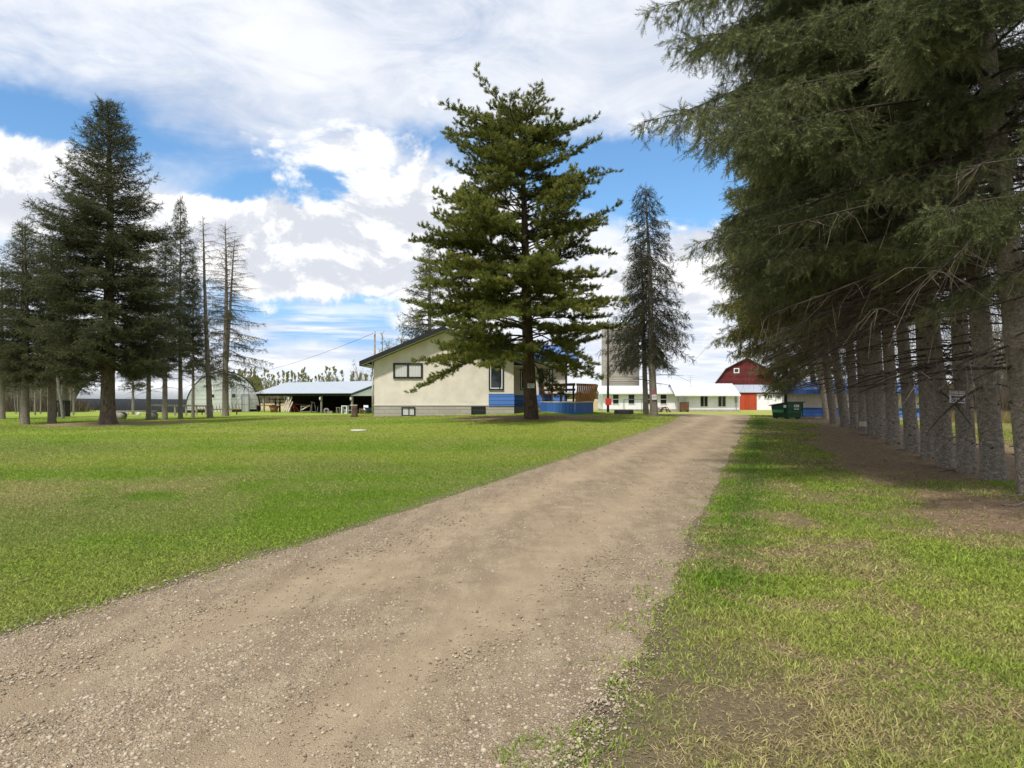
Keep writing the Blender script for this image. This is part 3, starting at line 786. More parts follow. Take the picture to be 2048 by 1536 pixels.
def conifer(name, seed, H, r0, zb, reach, nb, rise, droop, lift, live, shoot, lat, mats, lean=(0, 0), topz=.985,
            dead=0, dead_range=(1.5, 5), dead_len=1.2, twigs=0, twig_len=.5, trunk_kw=None, tint_az=None, second=None, hang=.3, zpow=1.0, bare=.3, wob=.10, limbk=.0062, jit=(.78, 1.12), rj=.0, stubs=0):
    """trunk, live boughs with shoots, and bare dead limbs.
    reach(t, az) bough length; rise/droop/lift shape the bough; live(t, az) chance that it carries needles;
    shoot = dict(L, nl, nw, n, fwd, step, size); lat = dict(step, ratio, maxi, ang, mini)"""
    rg = np.random.default_rng(seed)
    wv = rg.uniform(-1, 1, 4)
    def axis(z):
        t = max(z, 0)/H
        return np.array([lean[0]*t*H + .05*r0*4*(sin(wv[0]*5+t*7)-sin(wv[0]*5))*t, lean[1]*t*H + .05*r0*4*(sin(wv[1]*5+t*6)-sin(wv[1]*5))*t])
    tm = trunk_mesh(name+'_trunk', rg, axis, r0, H, mats['bark'], **(trunk_kw or {}))
    protos = [needle_proto(rg, shoot['L']*rg.uniform(.8, 1.2), shoot['nl'], shoot['nw'], shoot['n'], shoot['fwd'], shoot.get('flat', 0), shoot.get('tuft', 0)) for _ in range(6)]
    wood = Soup()
    O, D, T = [], [], []
    bpts, brad = [], []
    lpts, lrad = [], []
    tp, tr = [], []
    q = (np.arange(nb)+rg.uniform(0, .8, nb))/nb
    zs = zb + (H*topz-zb)*q**zpow
    for i in range(nb):
        z = zs[i]; t = (z-zb)/(H-zb); az = i*2.39996 + rg.normal(0, .35)
        L = reach(t, az)*rg.uniform(*jit)
        if L < .12: continue
        ru, dr, lf = rise(t)+rg.normal(0, rj+1e-6), droop(t)*rg.uniform(.8, 1.2), lift(t)
        btone = rg.normal(0, .13)
        s = np.linspace(0, 1, 9)
        h = np.array([cos(az), sin(az)]); side = np.array([-h[1], h[0], 0])
        bend = rg.normal(0, wob)*L
        c0 = axis(z)
        pts = np.zeros((9, 3))
        pts[:, :2] = c0 + np.outer(s*L, h) + np.outer(bend*s**2, side[:2])
        pts[:, 2] = z + L*(ru*s - dr*s**1.8 + lf*s**3.2) + rg.normal(0, .006, 9)*L*s
        pts[:, 2] = np.maximum(pts[:, 2], .9)
        is_live = rg.random() < live(t, az)
        rb = (.008+limbk*L)*(1-s)**.8+.003
        bpts.append(pts); brad.append(rb)
        Tn = unit(np.gradient(pts, axis=0))
        b0 = bare(t, az) if callable(bare) else bare
        def at(u):
            f = u*8; j = np.minimum(f.astype(int), 7); w = (f-j)[:, None]
            return pts[j]*(1-w)+pts[j+1]*w, unit(Tn[j]*(1-w)+Tn[j+1]*w)
        if twigs:
            nt = rg.poisson(twigs*L*(b0 if is_live else .9))
            if nt:
                u = rg.uniform(.05, max(b0+.1, .12) if is_live else .98, nt); p, tg = at(u)
                dd = unit(tg*rg.uniform(-.1, .8, (nt, 1)) + side*rg.normal(0, .8, (nt, 1)) + np.array((0, 0, -1))*rg.uniform(-.1, .9, (nt, 1)))
                ln = twig_len*rg.uniform(.3, 1.3, nt)[:, None]
                k2 = p+dd*ln*.5+rg.normal(0, .05, (nt, 3)); k3 = p+dd*ln+np.array((0, 0, -.22))*ln+rg.normal(0, .08, (nt, 3))*ln
                tp.append(np.stack([p, k2, k3], 1)); tr.append(np.tile([.0038, .0028, .0016], (nt, 1)))
        if not is_live: continue
        if second == 'plate' : pass
        # laterals in two rows
        u = np.arange(b0, 1.0, lat['step']/L); u = np.clip(u + rg.uniform(-.3, .3, len(u))*lat['step']/L, b0*.9, .995)
        for sg in (-1, 1):
            p, tg = at(u)
            ln = np.clip(lat['ratio']*L*(1-u)**.75*(.35+.65*np.minimum((u-b0*.9)/.3, 1)), lat['mini'], lat['maxi'])*rg.uniform(.65, 1.2, len(u))
            an = lat['ang']+rg.normal(0, .18, len(u))
            d = unit(tg*np.cos(an)[:, None] + sg*side*np.sin(an)[:, None] + np.array((0, 0, 1.0))*(rg.normal(0, .18, len(u))-hang*rg.uniform(.3, 1.2, len(u)))[:, None])
            mid = p+d*ln[:, None]*.5
            end = p+d*ln[:, None]+np.array((0, 0, -1.0))*(ln*hang*.55)[:, None]
            lpts.append(np.stack([p, mid, end], 1)); lrad.append(np.tile([.006, .005, .003], (len(u), 1)))
            ns = np.maximum((ln/shoot['step']).astype(int), 1)
            rep = np.repeat(np.arange(len(u)), ns)
            f = (np.concatenate([np.arange(k) for k in ns])+rg.uniform(.2, 1, len(rep)))/np.repeat(ns, ns)
            w = f[:, None]
            o = (1-w)**2*p[rep]+2*w*(1-w)*mid[rep]+w*w*end[rep]
            dl = unit(2*(1-w)*(mid-p)[rep]+2*w*(end-mid)[rep])
            sd = unit(np.cross(dl, np.array((0, 0, 1.0)))+rg.normal(0, .25, (len(rep), 3)))
            sgn = np.where(rg.random(len(rep)) < .5, -1, 1)[:, None]
            an2 = rg.uniform(.15, 1.0, len(rep))[:, None]*np.where(f > .93, .3, 1)[:, None]
            dd = unit(dl*np.cos(an2)+sd*sgn*np.sin(an2)+np.array((0, 0, shoot.get('up', 0.0)))*rg.uniform(.2, 1.2, (len(rep), 1)) + rg.normal(0, .12, (len(rep), 3)))
            bt = rg.normal(0, .08)+btone
            tn = .42+bt+.16*f
            O.append(o); D.append(dd); T.append(np.clip(tn+rg.normal(0, .13, len(rep)), 0, 1))
            for _ in range(shoot.get('multi', 2)):
                o2 = o+dd*shoot['L']*shoot['size']*rg.uniform(.35, 1.0, (len(o), 1))
                d2 = unit(dd+rg.normal(0, .42, (len(o), 3))+np.array((0, 0, shoot.get('up', 0.0)))*.5)
                O.append(o2); D.append(d2); T.append(np.clip(tn+.04+rg.normal(0, .13, len(rep)), 0, 1))
        # the tip of the bough
        nk = max(8, int(L*(1-b0)/shoot['step']*shoot.get('along', 1.2)))
        u = rg.uniform(b0, 1, nk); u[:4] = .97; p, tg = at(u)
        O.append(p); D.append(unit(tg+rg.normal(0, .55, (nk, 3))+np.array((0, 0, .25)))); T.append(np.clip(.5+rg.normal(0, .15, nk), 0, 1))
    # leader
    if topz > .9:
        u = np.linspace(.93, 1, 10)*H
        p = np.array([[*axis(k), k] for k in u]); O.append(p); D.append(unit(np.array((0, 0, 1.0))+rg.normal(0, .5, (10, 3)))); T.append(np.full(10, .5))
    # dead limbs below the crown
    for i in range(dead):
        z = rg.uniform(*dead_range); az = rg.uniform(0, 2*pi); L = dead_len*rg.uniform(.25, 1.15)
        s = np.linspace(0, 1, 9); h = np.array([cos(az), sin(az)]); pts = np.zeros((9, 3))
        pts[:, :2] = axis(z)+np.outer(s*L, h)+np.outer(s**2*L*rg.normal(0, .15), [-h[1], h[0]])
        pts[:, 2] = z+L*(rg.normal(.05, .12)*s-rg.uniform(.05, .35)*s**2)
        bpts.append(pts); brad.append((.008+.008*L)*(1-s)**.7+.003)
        nt = rg.poisson(twigs*L*.8+1)
        f = rg.uniform(.12, 1, nt)*8; j = np.minimum(f.astype(int), 7); p = pts[j]*(1-f+j)[:, None]+pts[j+1]*(f-j)[:, None]
        dd = unit(np.array([*h, 0])*rg.uniform(0, .7, (nt, 1))+rg.normal(0, .6, (nt, 3))+np.array((0, 0, -.45)))
        ln = twig_len*rg.uniform(.3, 1.2, nt)[:, None]
        tp.append(np.stack([p, p+dd*ln*.55, p+dd*ln+np.array((0, 0, -.2))*ln], 1)); tr.append(np.tile([.0042, .003, .0016], (nt, 1)))
    sp, sr = [], []
    for i in range(stubs):
        z = rg.uniform(.5, zb+1.5); az = rg.uniform(0, 2*pi); L = rg.uniform(.04, .14)+r0*.9*(1-z/H)+(rg.random() < .12)*rg.uniform(.1, .4)
        e = np.array([cos(az), sin(az), rg.normal(.05, .2)]); b = np.array([*axis(z), z])
        sp.append(np.stack([b, b+e*L*.6, b+e*L])); sr.append([.022, .014, .006])
    out = {'trunk': tm}
    wood.quads(*tubes(np.array(bpts), np.array(brad), 5))
    if sp: wood.quads(*tubes(np.array(sp), np.array(sr), 5))
    if lpts: wood.quads(*tubes(np.concatenate(lpts), np.concatenate(lrad), 3))
    nq = sum(len(f) for f in wood.f)
    if tp: wood.quads(*tubes(np.concatenate(tp), np.concatenate(tr), 3))
    lm = wood.mesh(name+'_limbs', mats['limb']); lm.materials.append(mats['twig'])
    lm.polygons.foreach_set('material_index', (np.arange(len(lm.polygons)) >= nq).astype(np.int32))
    out['limbs'] = lm
    if O:
        O = np.concatenate(O); D = np.concatenate(D); T = np.concatenate(T)
        S = shoot['size']*rg.uniform(.75, 1.2, len(O))
        V, tt = place(rg, protos, O, D, S, T)
        out['crown'] = np_mesh(name+'_crown', V, np.arange(len(V)).reshape(-1, 3), mats['needle'], {'tint': ('FLOAT', tt)})
        print(name, 'shoots', len(O), 'tris', len(V)//3)
    out['axis'] = axis
    return out

def plant(tree, name, label, cat, loc, rot=(0, 0, 0), scale=1.0, group=None):
    """an Empty at the foot with trunk, limbs, dead twigs and crown"""
    r = thing(name, label, cat, loc, 0, group)
    r.rotation_euler = rot; r.scale = (scale, scale, scale) if np.isscalar(scale) else scale
    for part, nm in (('trunk', 'trunk'), ('limbs', 'branches'), ('crown', 'crown')):
        if part in tree: obj(nm, tree[part], None, r)
    return r

def broadleaf(name, seed, H, r0, zb, nb, blen, up, nsub, leaves, lsize, bk, forks=1, leafm=None):
    """slender tree with ascending bare branches and a few small young leaves"""
    rg = np.random.default_rng(seed)
    B, Rr, tw, twr, O = [], [], [], [], []
    stems = []
    for k in range(forks):
        a = rg.uniform(0, 6); sp = 0 if forks == 1 else rg.uniform(.10, .25)
        s = np.linspace(0, 1, 9); p = np.zeros((9, 3)); p[:, 2] = s*H*(1 if k == 0 else rg.uniform(.7, .95))-.1
        p[:, 0] = cos(a)*sp*H*s**.8+rg.normal(0, .012, 9).cumsum()*H*.3; p[:, 1] = sin(a)*sp*H*s**.8+rg.normal(0, .012, 9).cumsum()*H*.3
        p[:1, :2] = 0
        stems.append(p)
    sr = r0*(1-np.linspace(0, 1, 9))**.75*(.75 if forks > 1 else 1)+.008
    V, q = tubes(np.array(stems), np.tile(sr, (forks, 1)), 10); tr = Soup(); tr.quads(V, q)
    for i in range(nb):
        st = stems[i % forks]
        t = rg.uniform(zb/H, .99); f = t*8; j = min(int(f), 7); p0 = st[j]*(1-f+j)+st[j+1]*(f-j)
        az = i*2.4+rg.normal(0, .4); L = blen*(1.08-t)**.6*rg.uniform(.5, 1.15)
        d = unit(np.array([cos(az), sin(az), up*rg.uniform(.6, 1.4)]))
        s = np.linspace(0, 1, 6)[:, None]
        pts = p0+d*L*s+np.array((0, 0, 1))*L*.18*s**2+rg.normal(0, .03, (6, 3))*L*s
        B.append(pts); Rr.append((.006+.010*L)*(1-np.linspace(0, 1, 6))**.8+.003)
        for m in range(nsub):
            u = rg.uniform(.2, 1); f2 = u*5; j2 = min(int(f2), 4); p1 = pts[j2]*(1-f2+j2)+pts[j2+1]*(f2-j2)
            d2 = unit(d*.8+rg.normal(0, .55, 3)+np.array((0, 0, .35))); l2 = L*rg.uniform(.15, .5)
            e = p1+d2*l2; mi = p1+d2*l2*.5+rg.normal(0, .03, 3)
            tw.append([p1, mi, e]); twr.append([.006, .004, .0025])
            for _ in range(rg.poisson(leaves)): O.append(p1+(e-p1)*rg.uniform(.2, 1.05)+rg.normal(0, .05, 3))
    w = Soup(); w.quads(*tubes(np.array(B), np.array(Rr), 4))
    w.quads(*tubes(np.array(tw), np.array(twr), 3))
    out = {'trunk': tr.mesh(name+'_trunk', bk)}
    nq = sum(len(f) for f in w.f)
    if O:
        O = np.array(O); n = len(O)
        a = unit(rg.normal(0, 1, (n, 3))); b = unit(np.cross(a, rg.normal(0, 1, (n, 3))))
        s = lsize*rg.uniform(.6, 1.3, (n, 1))
        Vv = np.stack([O-a*s*.5, O+b*s*.42, O+a*s*.5, O-b*s*.42], 1).reshape(-1, 3)
        w.quads(Vv, np.arange(n*4).reshape(-1, 4))
    V = np.concatenate(w.v)
    tn = np.zeros(len(V)); tn[-4*len(O):] = np.repeat(rg.random(len(O)), 4) if len(O) else 0
    cm = np_mesh(name+'_crown', V, np.concatenate(w.f), M['twig'], {'tint': ('FLOAT', tn)}, False)
    cm.materials.append(leafm or M['leaf'])
    cm.polygons.foreach_set('material_index', (np.arange(len(cm.polygons)) >= nq).astype(np.int32))
    out['crown'] = cm
    return out
# ------------------------------------------------------------------ the spruce row beside the drive
ROADSIDE = pi            # local -X looks at the driveway
def road(az, w=1.0):     # 1 towards the drive, 0 away from it
    return np.clip(.5+.5*cos(az-ROADSIDE)*w, 0, 1)
def row_tree(name, seed, near, H=17.0, low=False):
    if near: sh = dict(L=.115, nl=.034, nw=.0056, n=24, fwd=.95, step=.080, size=1.4, up=-.12, tuft=4, multi=3)
    else:    sh = dict(L=.15, nl=.060, nw=.016, n=11, fwd=.9, step=.095, size=1.3, up=-.12, tuft=2, multi=3)
    def reach(t, az):
        w = road(az)
        return (2.1+2.95*w**1.2)*np.interp(t, [0, .12, .35, .7, 1], [.74, .80, .92, .55, .05] if low else [.86, 1.0, .95, .55, .05])
    def live(t, az):
        w = road(az); return np.interp(t, [0, .08, .16, .35, 1], [.95*w if low else .0, (.15+.85*w) if low else .12+.5*w**1.5, .25+.75*w, .72+.28*w, 1])
    def bare(t, az):
        return float(np.interp(t, [0, .3, 1], [.52, .42, .1]))
    return conifer(name, seed, H, .178, 2.5 if low else 3.5, reach, 112 if near else 118, lambda t: np.interp(t, [0, .3, 1], [.10, .22, .7]),
                   lambda t: np.interp(t, [0, .4, 1], [.42, .40, .3]), lambda t: np.interp(t, [0, 1], [.14, .12]), live, sh,
                   dict(step=.088 if near else .125, ratio=.36, maxi=1.1, mini=.2, ang=.95),
                   dict(bark=M['bark_spruce'], limb=M['limb'], twig=M['twig_dead'], needle=M['n_row'] if near else M['n_row_far']),
                   dead=46, dead_range=(1.7, 6.5), dead_len=1.9, twigs=15, twig_len=.6, stubs=26, rj=.07, jit=(.78, 1.02), hang=.58, bare=bare, zpow=1.12,
                   trunk_kw=dict(sides=26, flare=.42, roots=5, power=.95), limbk=.0050)
near_a = row_tree('near_spruce_a', 11, True); near_b = row_tree('near_spruce_b', 23, True)
far_a = row_tree('far_spruce_a', 37, False); far_b = row_tree('far_spruce_b', 41, False); far_c = row_tree('far_spruce_c', 59, False)
low_a = row_tree('low_spruce_a', 61, False, low=True); low_b = row_tree('low_spruce_b', 67, False, low=True)
GR = 'spruces in the row along the drive'
def row_at(u, v, tr, lean, scale, yaw, label, name='spruce_tree', xy=None):
    X, Y, Z = ground_at(u, v) if xy is None else (*xy, hz(*xy))
    kx = scale*(.88+.26*((u*7.31+v*3.7) % 1.0)) if u else scale
    r = plant(tr, name, label, 'tree', (X, Y, Z-.03), (0, 0, 0), (kx, kx, scale), GR)
    r.rotation_mode = 'QUATERNION'
    from mathutils import Quaternion
    r.rotation_quaternion = Quaternion((0, 1, 0), -R(lean)) @ Quaternion((0, 0, 1), R(yaw))
    return r
row_at(0, 0, near_b, 5, .89, 12, 'spruce at the near end of the row, trunk out of frame, boughs overhanging the verge', xy=(8.85, 8.9))
row_at(2070, 990, near_a, 6.0, 1.06, -8, 'reddish thick spruce trunk cut by the photo edge, with bare roots on brown litter')
row_at(1990, 961, near_b, 5.2, 1.0, -22, 'grey spruce with a tuft of green grass at its foot, beside the warning sign tree')
SIGN_TREE = row_at(1935, 945, near_a, 3.0, .96, 18, 'grey spruce carrying the beware of dogs sign on its trunk')
row_at(1893, 934, near_b, 6.0, .93, 20, 'grey spruce leaning behind the warning sign tree, left of the sign')
row_at(1860, 917, near_a, 3.2, .92, -25, 'grey spruce with a straight upright trunk, two trunks before the warning sign')
row_at(1826, 903, far_a, 5.0, .98, 10, 'grey spruce with green side twigs low on its trunk, three trunks before the sign')
row_at(1789, 888, far_b, 3.6, 1.0, -15, 'grey spruce with spreading roots on brown litter, midway along the row')
row_at(1764, 877, far_c, 4.0, .95, 20, 'grey spruce nearest the bench on its near side')
row_at(1747, 871, far_a, 3.5, .95, -22, 'thin grey spruce standing right against the end of the bench')
row_at(1729, 862, far_b, 2.5, .96, 22, 'grey spruce standing right behind the wooden bench')
row_at(1712, 858, far_c, 4.5, .98, -20, 'grey spruce just beyond the wooden bench')
row_at(1693, 854, far_a, 9, .95, 18, 'strongly leaning grey spruce, second trunk beyond the bench')
row_at(1669, 847, low_a, 8, .95, 5, 'leaning grey spruce beside the small black box, on its near side')
row_at(1655, 838, low_b, 8, .92, -10, 'leaning grey spruce right behind the small black box')
row_at(1638, 834, low_a, 9, .90, 12, 'last spruce of the row, leaning in front of the blue and cream garage')

# bare roots on the litter at the near end
def surface_root(label, pts, r):
    m = MB()
    p = np.array([(x, y, hz(x, y)+dz) for x, y, dz in pts])
    m.tube(p, np.linspace(r, r*.35, len(p)), 7)
    o = m.build('surface_root', M['bark_spruce']); tag(o, label, 'root', 'bare roots in the needle litter'); return o
def rt(label, uv, r, dz=.012):
    pts = [ground_at(u, v) for u, v in uv]
    surface_root(label, [(x, y, dz) for x, y, z in pts], r)
rt('pale bare root lying on brown litter, nearest to the camera', ((2070, 1006), (2047, 1010), (2030, 1014), (2003, 1012)), .035)
rt('thin pale root behind the longest one, on brown litter', ((2058, 992), (2040, 993), (2022, 995), (2005, 991)), .02)
rt('slim root reaching left from the warning sign tree', ((1925, 943), (1905, 941), (1888, 943), (1874, 945)), .028)
rt('short root beside the trunk with green side twigs', ((1826, 902), (1812, 902), (1800, 900), (1790, 901)), .02)

# ------------------------------------------------------------------ the big pine in front of the house
def prof(ts, lo, ro):
    return lambda t, az: float(np.interp(t, ts, lo) if cos(az) < -.25 else (np.interp(t, ts, ro) if cos(az) > .25 else (np.interp(t, ts, lo)+np.interp(t, ts, ro))/2))
Xp, Yp, Zp = ground_at(1062, 838)
pz = lambda v: (838-v)/F*Yp                      # photo row -> height on the pine
Hp = pz(220); zbp = 2.55
tv = lambda v: (pz(v)-zbp)/(Hp-zbp)
ts = [0, tv(700), tv(610), tv(546), tv(495), tv(444), tv(393), tv(354), tv(310), tv(268), tv(248), tv(234), 1]
pine = conifer('pine', 5, Hp, .295, zbp,
    prof(ts, [x*Yp/F for x in (238, 252, 252, 236, 208, 180, 168, 152, 154, 146, 108, 78, 16)], [x*Yp/F for x in (156, 172, 188, 196, 190, 156, 160, 138, 130, 124, 96, 66, 14)]),
    198, lambda t: np.interp(t, [0, .5, 1], [.08, .28, .50]), lambda t: np.interp(t, [0, .5, 1], [.36, .30, .25]), lambda t: np.interp(t, [0, 1], [.16, .12]),
    lambda t, az: 1.0, dict(L=.11, nl=.115, nw=.020, n=14, fwd=.95, step=.125, size=1.0, up=.55, tuft=6, multi=3),
    dict(step=.17, ratio=.36, maxi=1.25, mini=.25, ang=.90),
    dict(bark=M['bark_pine'], limb=M['limb'], twig=M['twig'], needle=M['n_pine']), lean=(-.036, 0),
    stubs=14, dead=10, dead_range=(1.9, 5), dead_len=2.2, twigs=1.5, twig_len=.5, hang=.0, bare=lambda t, az: float(np.interp(t, [0, .7, 1], [.36, .26, .08])), zpow=1.02, wob=.22, jit=(.66, 1.12), rj=.20,
    trunk_kw=dict(sides=24, flare=.30, roots=5))
plant(pine, 'pine_tree', 'large broad pine with layered yellow-green boughs in front of the cream house', 'tree', (Xp, Yp, Zp-.03))

# ------------------------------------------------------------------ the pair of drooping spruces by the drive
Xa, Ya, Za = ground_at(1308, 832); Xb, Yb, Zb = ground_at(1292, 829)
fk = Ya/F
def droopy(name, seed, H, r0, zb, ts, lo, ro, lean, nb, mats_n):
    return conifer(name, seed, H, r0, zb, prof(ts, lo, ro), nb, lambda t: np.interp(t, [0, .6, 1], [.02, .12, .5]), lambda t: np.interp(t, [0, .6, 1], [.52, .46, .35]),
        lambda t: .18, lambda t, az: 1.0, dict(L=.17, nl=.058, nw=.018, n=8, fwd=.75, step=.085, size=1.15, up=-.4, tuft=2, multi=3),
        dict(step=.12, ratio=.24, maxi=.6, mini=.18, ang=.85), dict(bark=M['bark_spruce'], limb=M['limb'], twig=M['twig'], needle=mats_n),
        lean=lean, dead=9, dead_range=(1.8, 4.5), dead_len=1.7, twigs=2.5, twig_len=.4, hang=.55, bare=.16, zpow=1.0, wob=.10, jit=(.7, 1.12), rj=.06, stubs=12, trunk_kw=dict(sides=16, flare=.2))
Ha = (832-368)*fk
da = droopy('droop_a', 71, Ha, .21, 3.1, [0, .12, .3, .5, .7, .85, 1], [x*fk for x in (55, 72, 64, 54, 42, 30, 5)], [x*fk for x in (72, 82, 72, 54, 46, 34, 5)], (-.037, 0), 120, M['n_mid'])
plant(da, 'spruce_tree', 'tall drooping spruce with a red and white notice on its trunk, right of a pair', 'tree', (Xa, Ya, Za), group='pair of spruces at the end of the drive')
Hb = (829-474)*Yb/F
db = droopy('droop_b', 72, Hb, .16, 3.0, [0, .15, .35, .6, .85, 1], [x*fk for x in (82, 84, 66, 48, 26, 5)], [x*fk for x in (40, 40, 32, 26, 16, 4)], (-.030, 0), 100, M['n_mid'])
plant(db, 'spruce_tree', 'shorter brownish spruce with the thinner trunk, left of a pair', 'tree', (Xb, Yb, Zb), group='pair of spruces at the end of the drive')

# ------------------------------------------------------------------ left hand group
Xl, Yl, Zl = ground_at(216, 848); fl = Yl/F
Hl = (848-202)*fl; zl = 2.45; tl = lambda v: ((848-v)*fl-zl)/(Hl-zl)
tsl = [0, tl(680), tl(600), tl(540), tl(480), tl(420), tl(350), tl(300), tl(250), 1]
ragged = lambda base, seed: (lambda t, az: base(t, az)*(.74+.26*abs(sin(az*2.5+seed))*abs(cos(t*9+seed))+.12*(sin(az*7+t*31) > .4)))
big = conifer('big_spruce', 91, Hl, .30, zl,
    ragged(prof(tsl, [x*fl for x in (150, 165, 160, 158, 160, 120, 88, 66, 30, 6)], [x*fl for x in (150, 158, 150, 140, 128, 104, 74, 58, 34, 6)]), 1.3), 390,
    lambda t: np.interp(t, [0, .5, 1], [.02, .30, .95]), lambda t: np.interp(t, [0, .5, 1], [.32, .30, .22]), lambda t: .22, lambda t, az: .94,
    dict(L=.16, nl=.056, nw=.018, n=9, fwd=.8, step=.09, size=1.15, up=.15, tuft=2, multi=2),
    dict(step=.14, ratio=.32, maxi=.95, mini=.2, ang=.9), dict(bark=M['bark_big'], limb=M['limb'], twig=M['twig'], needle=M['n_dark']),
    dead=24, dead_range=(1.6, 4.5), dead_len=2.6, twigs=3, twig_len=.6, hang=.30, bare=.22, zpow=1.0, wob=.18, jit=(.66, 1.06), rj=.14, stubs=20, trunk_kw=dict(sides=24, flare=.42, roots=6))
plant(big, 'spruce_tree', 'tallest dark spruce on the lawn with thick trunk on a brown mound', 'tree', (Xl, Yl, Zl-.03))

def yard_spruce(name, seed, H, r0, zb, rb, nb, needle=None, live=.96):
    return conifer(name, seed, H, r0, zb, ragged(lambda t, az: rb*float(np.interp(t, [0, .15, .6, 1], [.9, 1, .62, .05])), seed), nb,
        lambda t: np.interp(t, [0, .5, 1], [.04, .22, .7]), lambda t: np.interp(t, [0, .5, 1], [.30, .30, .25]), lambda t: .2, lambda t, az: live,
        dict(L=.18, nl=.062, nw=.021, n=8, fwd=.8, step=.10, size=1.15, up=.05, tuft=2, multi=2), dict(step=.15, ratio=.32, maxi=.9, mini=.2, ang=.9),
        dict(bark=M['bark_spruce'], limb=M['limb'], twig=M['twig'], needle=needle or M['n_dark']),
        dead=14, dead_range=(2.0, 4.4), dead_len=1.5, twigs=3, twig_len=.5, hang=.35, bare=.2, wob=.17, jit=(.6, 1.15), rj=.12, stubs=16, trunk_kw=dict(sides=16, flare=.25))
ya = yard_spruce('yard_spruce_a', 101, 12.5, .24, 3.3, 3.8, 170); yb = yard_spruce('yard_spruce_b', 113, 12.6, .19, 3.6, 2.5, 150)
GL = 'spruces grouped on the west lawn'
def yard(tr, u, v, sc, yaw, label, lean=0):
    X, Y, Z = ground_at(u, v)
    return plant(tr, 'spruce_tree', label, 'tree', (X, Y, Z-.03), (0, R(lean), R(yaw)), sc, GL)
yard(ya, 50, 849, (.78, .78, .80), 0, 'dark spruce with a stout straight trunk, outermost on the open lawn edge')
yard(ya, 104, 847, (.80, .80, .76), 140, 'dark spruce with a pale swollen lower trunk beside the leaning birch')
yard(yb, 4, 838, (.9, .9, .78), 60, 'dark spruce cut by the photo edge, trunk half out of frame')
yard(yb, 297, 840, (.70, .70, .72), 200, 'slim grey spruce trunk first right of the thick mound trunk')
yard(yb, 330, 840, (.74, .74, .80), 250, 'slim grey spruce with a narrow crown, second right of the thick mound trunk')
yard(yb, 361, 838, (.66, .66, 1.04), 20, 'narrow spruce with a green pointed top, beside two bare topped ones')
yard(yb, 266, 829, (.7, .7, .74), 75, 'far slim spruce trunk in front of the dark shed wall')
yard(ya, 130, 833, (.8, .8, .74), 310, 'shadowed spruce standing far behind the pale swollen trunk')
yard(yb, 386, 835, (.52, .52, .84), 130, 'very slim spruce trunk in front of the white arched wall')

def dying(name, seed, H, r0, rb, nb, live_at, lean=(0, 0), right=1.0, needle=None, forks=False):
    return conifer(name, seed, H, r0, 2.4, lambda t, az: rb*float(np.interp(t, [0, .2, .6, .85, 1], [.9, 1, .72, .5, .16]))*(right if cos(az) > 0 else 1), nb,
        lambda t: np.interp(t, [0, .5, 1], [.0, .15, .55]), lambda t: np.interp(t, [0, 1], [.34, .25]), lambda t: .12, lambda t, az: live_at(t),
        dict(L=.17, nl=.058, nw=.019, n=8, fwd=.8, step=.10, size=1.05, up=-.1, tuft=2, multi=2), dict(step=.17, ratio=.26, maxi=.7, mini=.16, ang=.9),
        dict(bark=M['bark_spruce'], limb=M['limb'], twig=M['twig_rust'], needle=needle or M['n_dark']), lean=lean,
        dead=10, dead_range=(1.8, 3.5), dead_len=1.2, twigs=38, twig_len=.42, hang=.4, bare=.18, trunk_kw=dict(sides=14, flare=.2))
X, Y, Z = ground_at(420, 836); s_ = Y/F
d1 = dying('thin_top_spruce', 131, (836-432)*s_, .17, 1.5, 74, lambda t: float(np.interp(t, [0, .45, .65, 1], [.9, .6, .05, .0])), lean=(-.035, 0))
plant(d1, 'spruce_tree', 'bare topped spruce with thin drooping twigs, left of the forked one', 'tree', (X, Y, Z), group=GL)
X, Y, Z = ground_at(451, 832); s_ = Y/F
d2 = dying('forked_spruce', 137, (832-447)*s_, .22, 2.3, 92, lambda t: float(np.interp(t, [0, .35, .5, 1], [.95, .8, .12, .0])), right=1.35)
fk_root = plant(d2, 'spruce_tree', 'bare forked top spruce with green lower boughs, nearest the open shed', 'tree', (X, Y, Z), group=GL)
d3 = dying('forked_spruce_stem', 139, 8.6, .12, 1.7, 60, lambda t: .0)
for part, nm in (('limbs', 'branches'), ('trunk', 'trunk')):
    if part in d3: obj(nm, d3[part], None, fk_root, (.05, .1, 4.2)).rotation_euler = (0, R(3.5), .3)
X, Y, Z = ground_at(24, 838); s_ = Y/F
d4 = dying('bare_spruce', 149, (838-425)*s_, .16, 1.7, 70, lambda t: float(np.interp(t, [0, .4, .6, 1], [.8, .4, .0, .0])))
plant(d4, 'spruce_tree', 'bare grey topped spruce rising behind the group at the photo edge', 'tree', (X-.4, Y+1.5, Z), group=GL)

# behind the house
sp_h = yard_spruce('house_spruce', 163, 13.6, .25, 2.0, 3.4, 150)
plant(sp_h, 'spruce_tree', 'spruce behind the house, its pointed top beside the pine', 'tree', (*P(858, 0, 56)[:2], hz(-7, 56)), (0, 0, 1), 1.0)

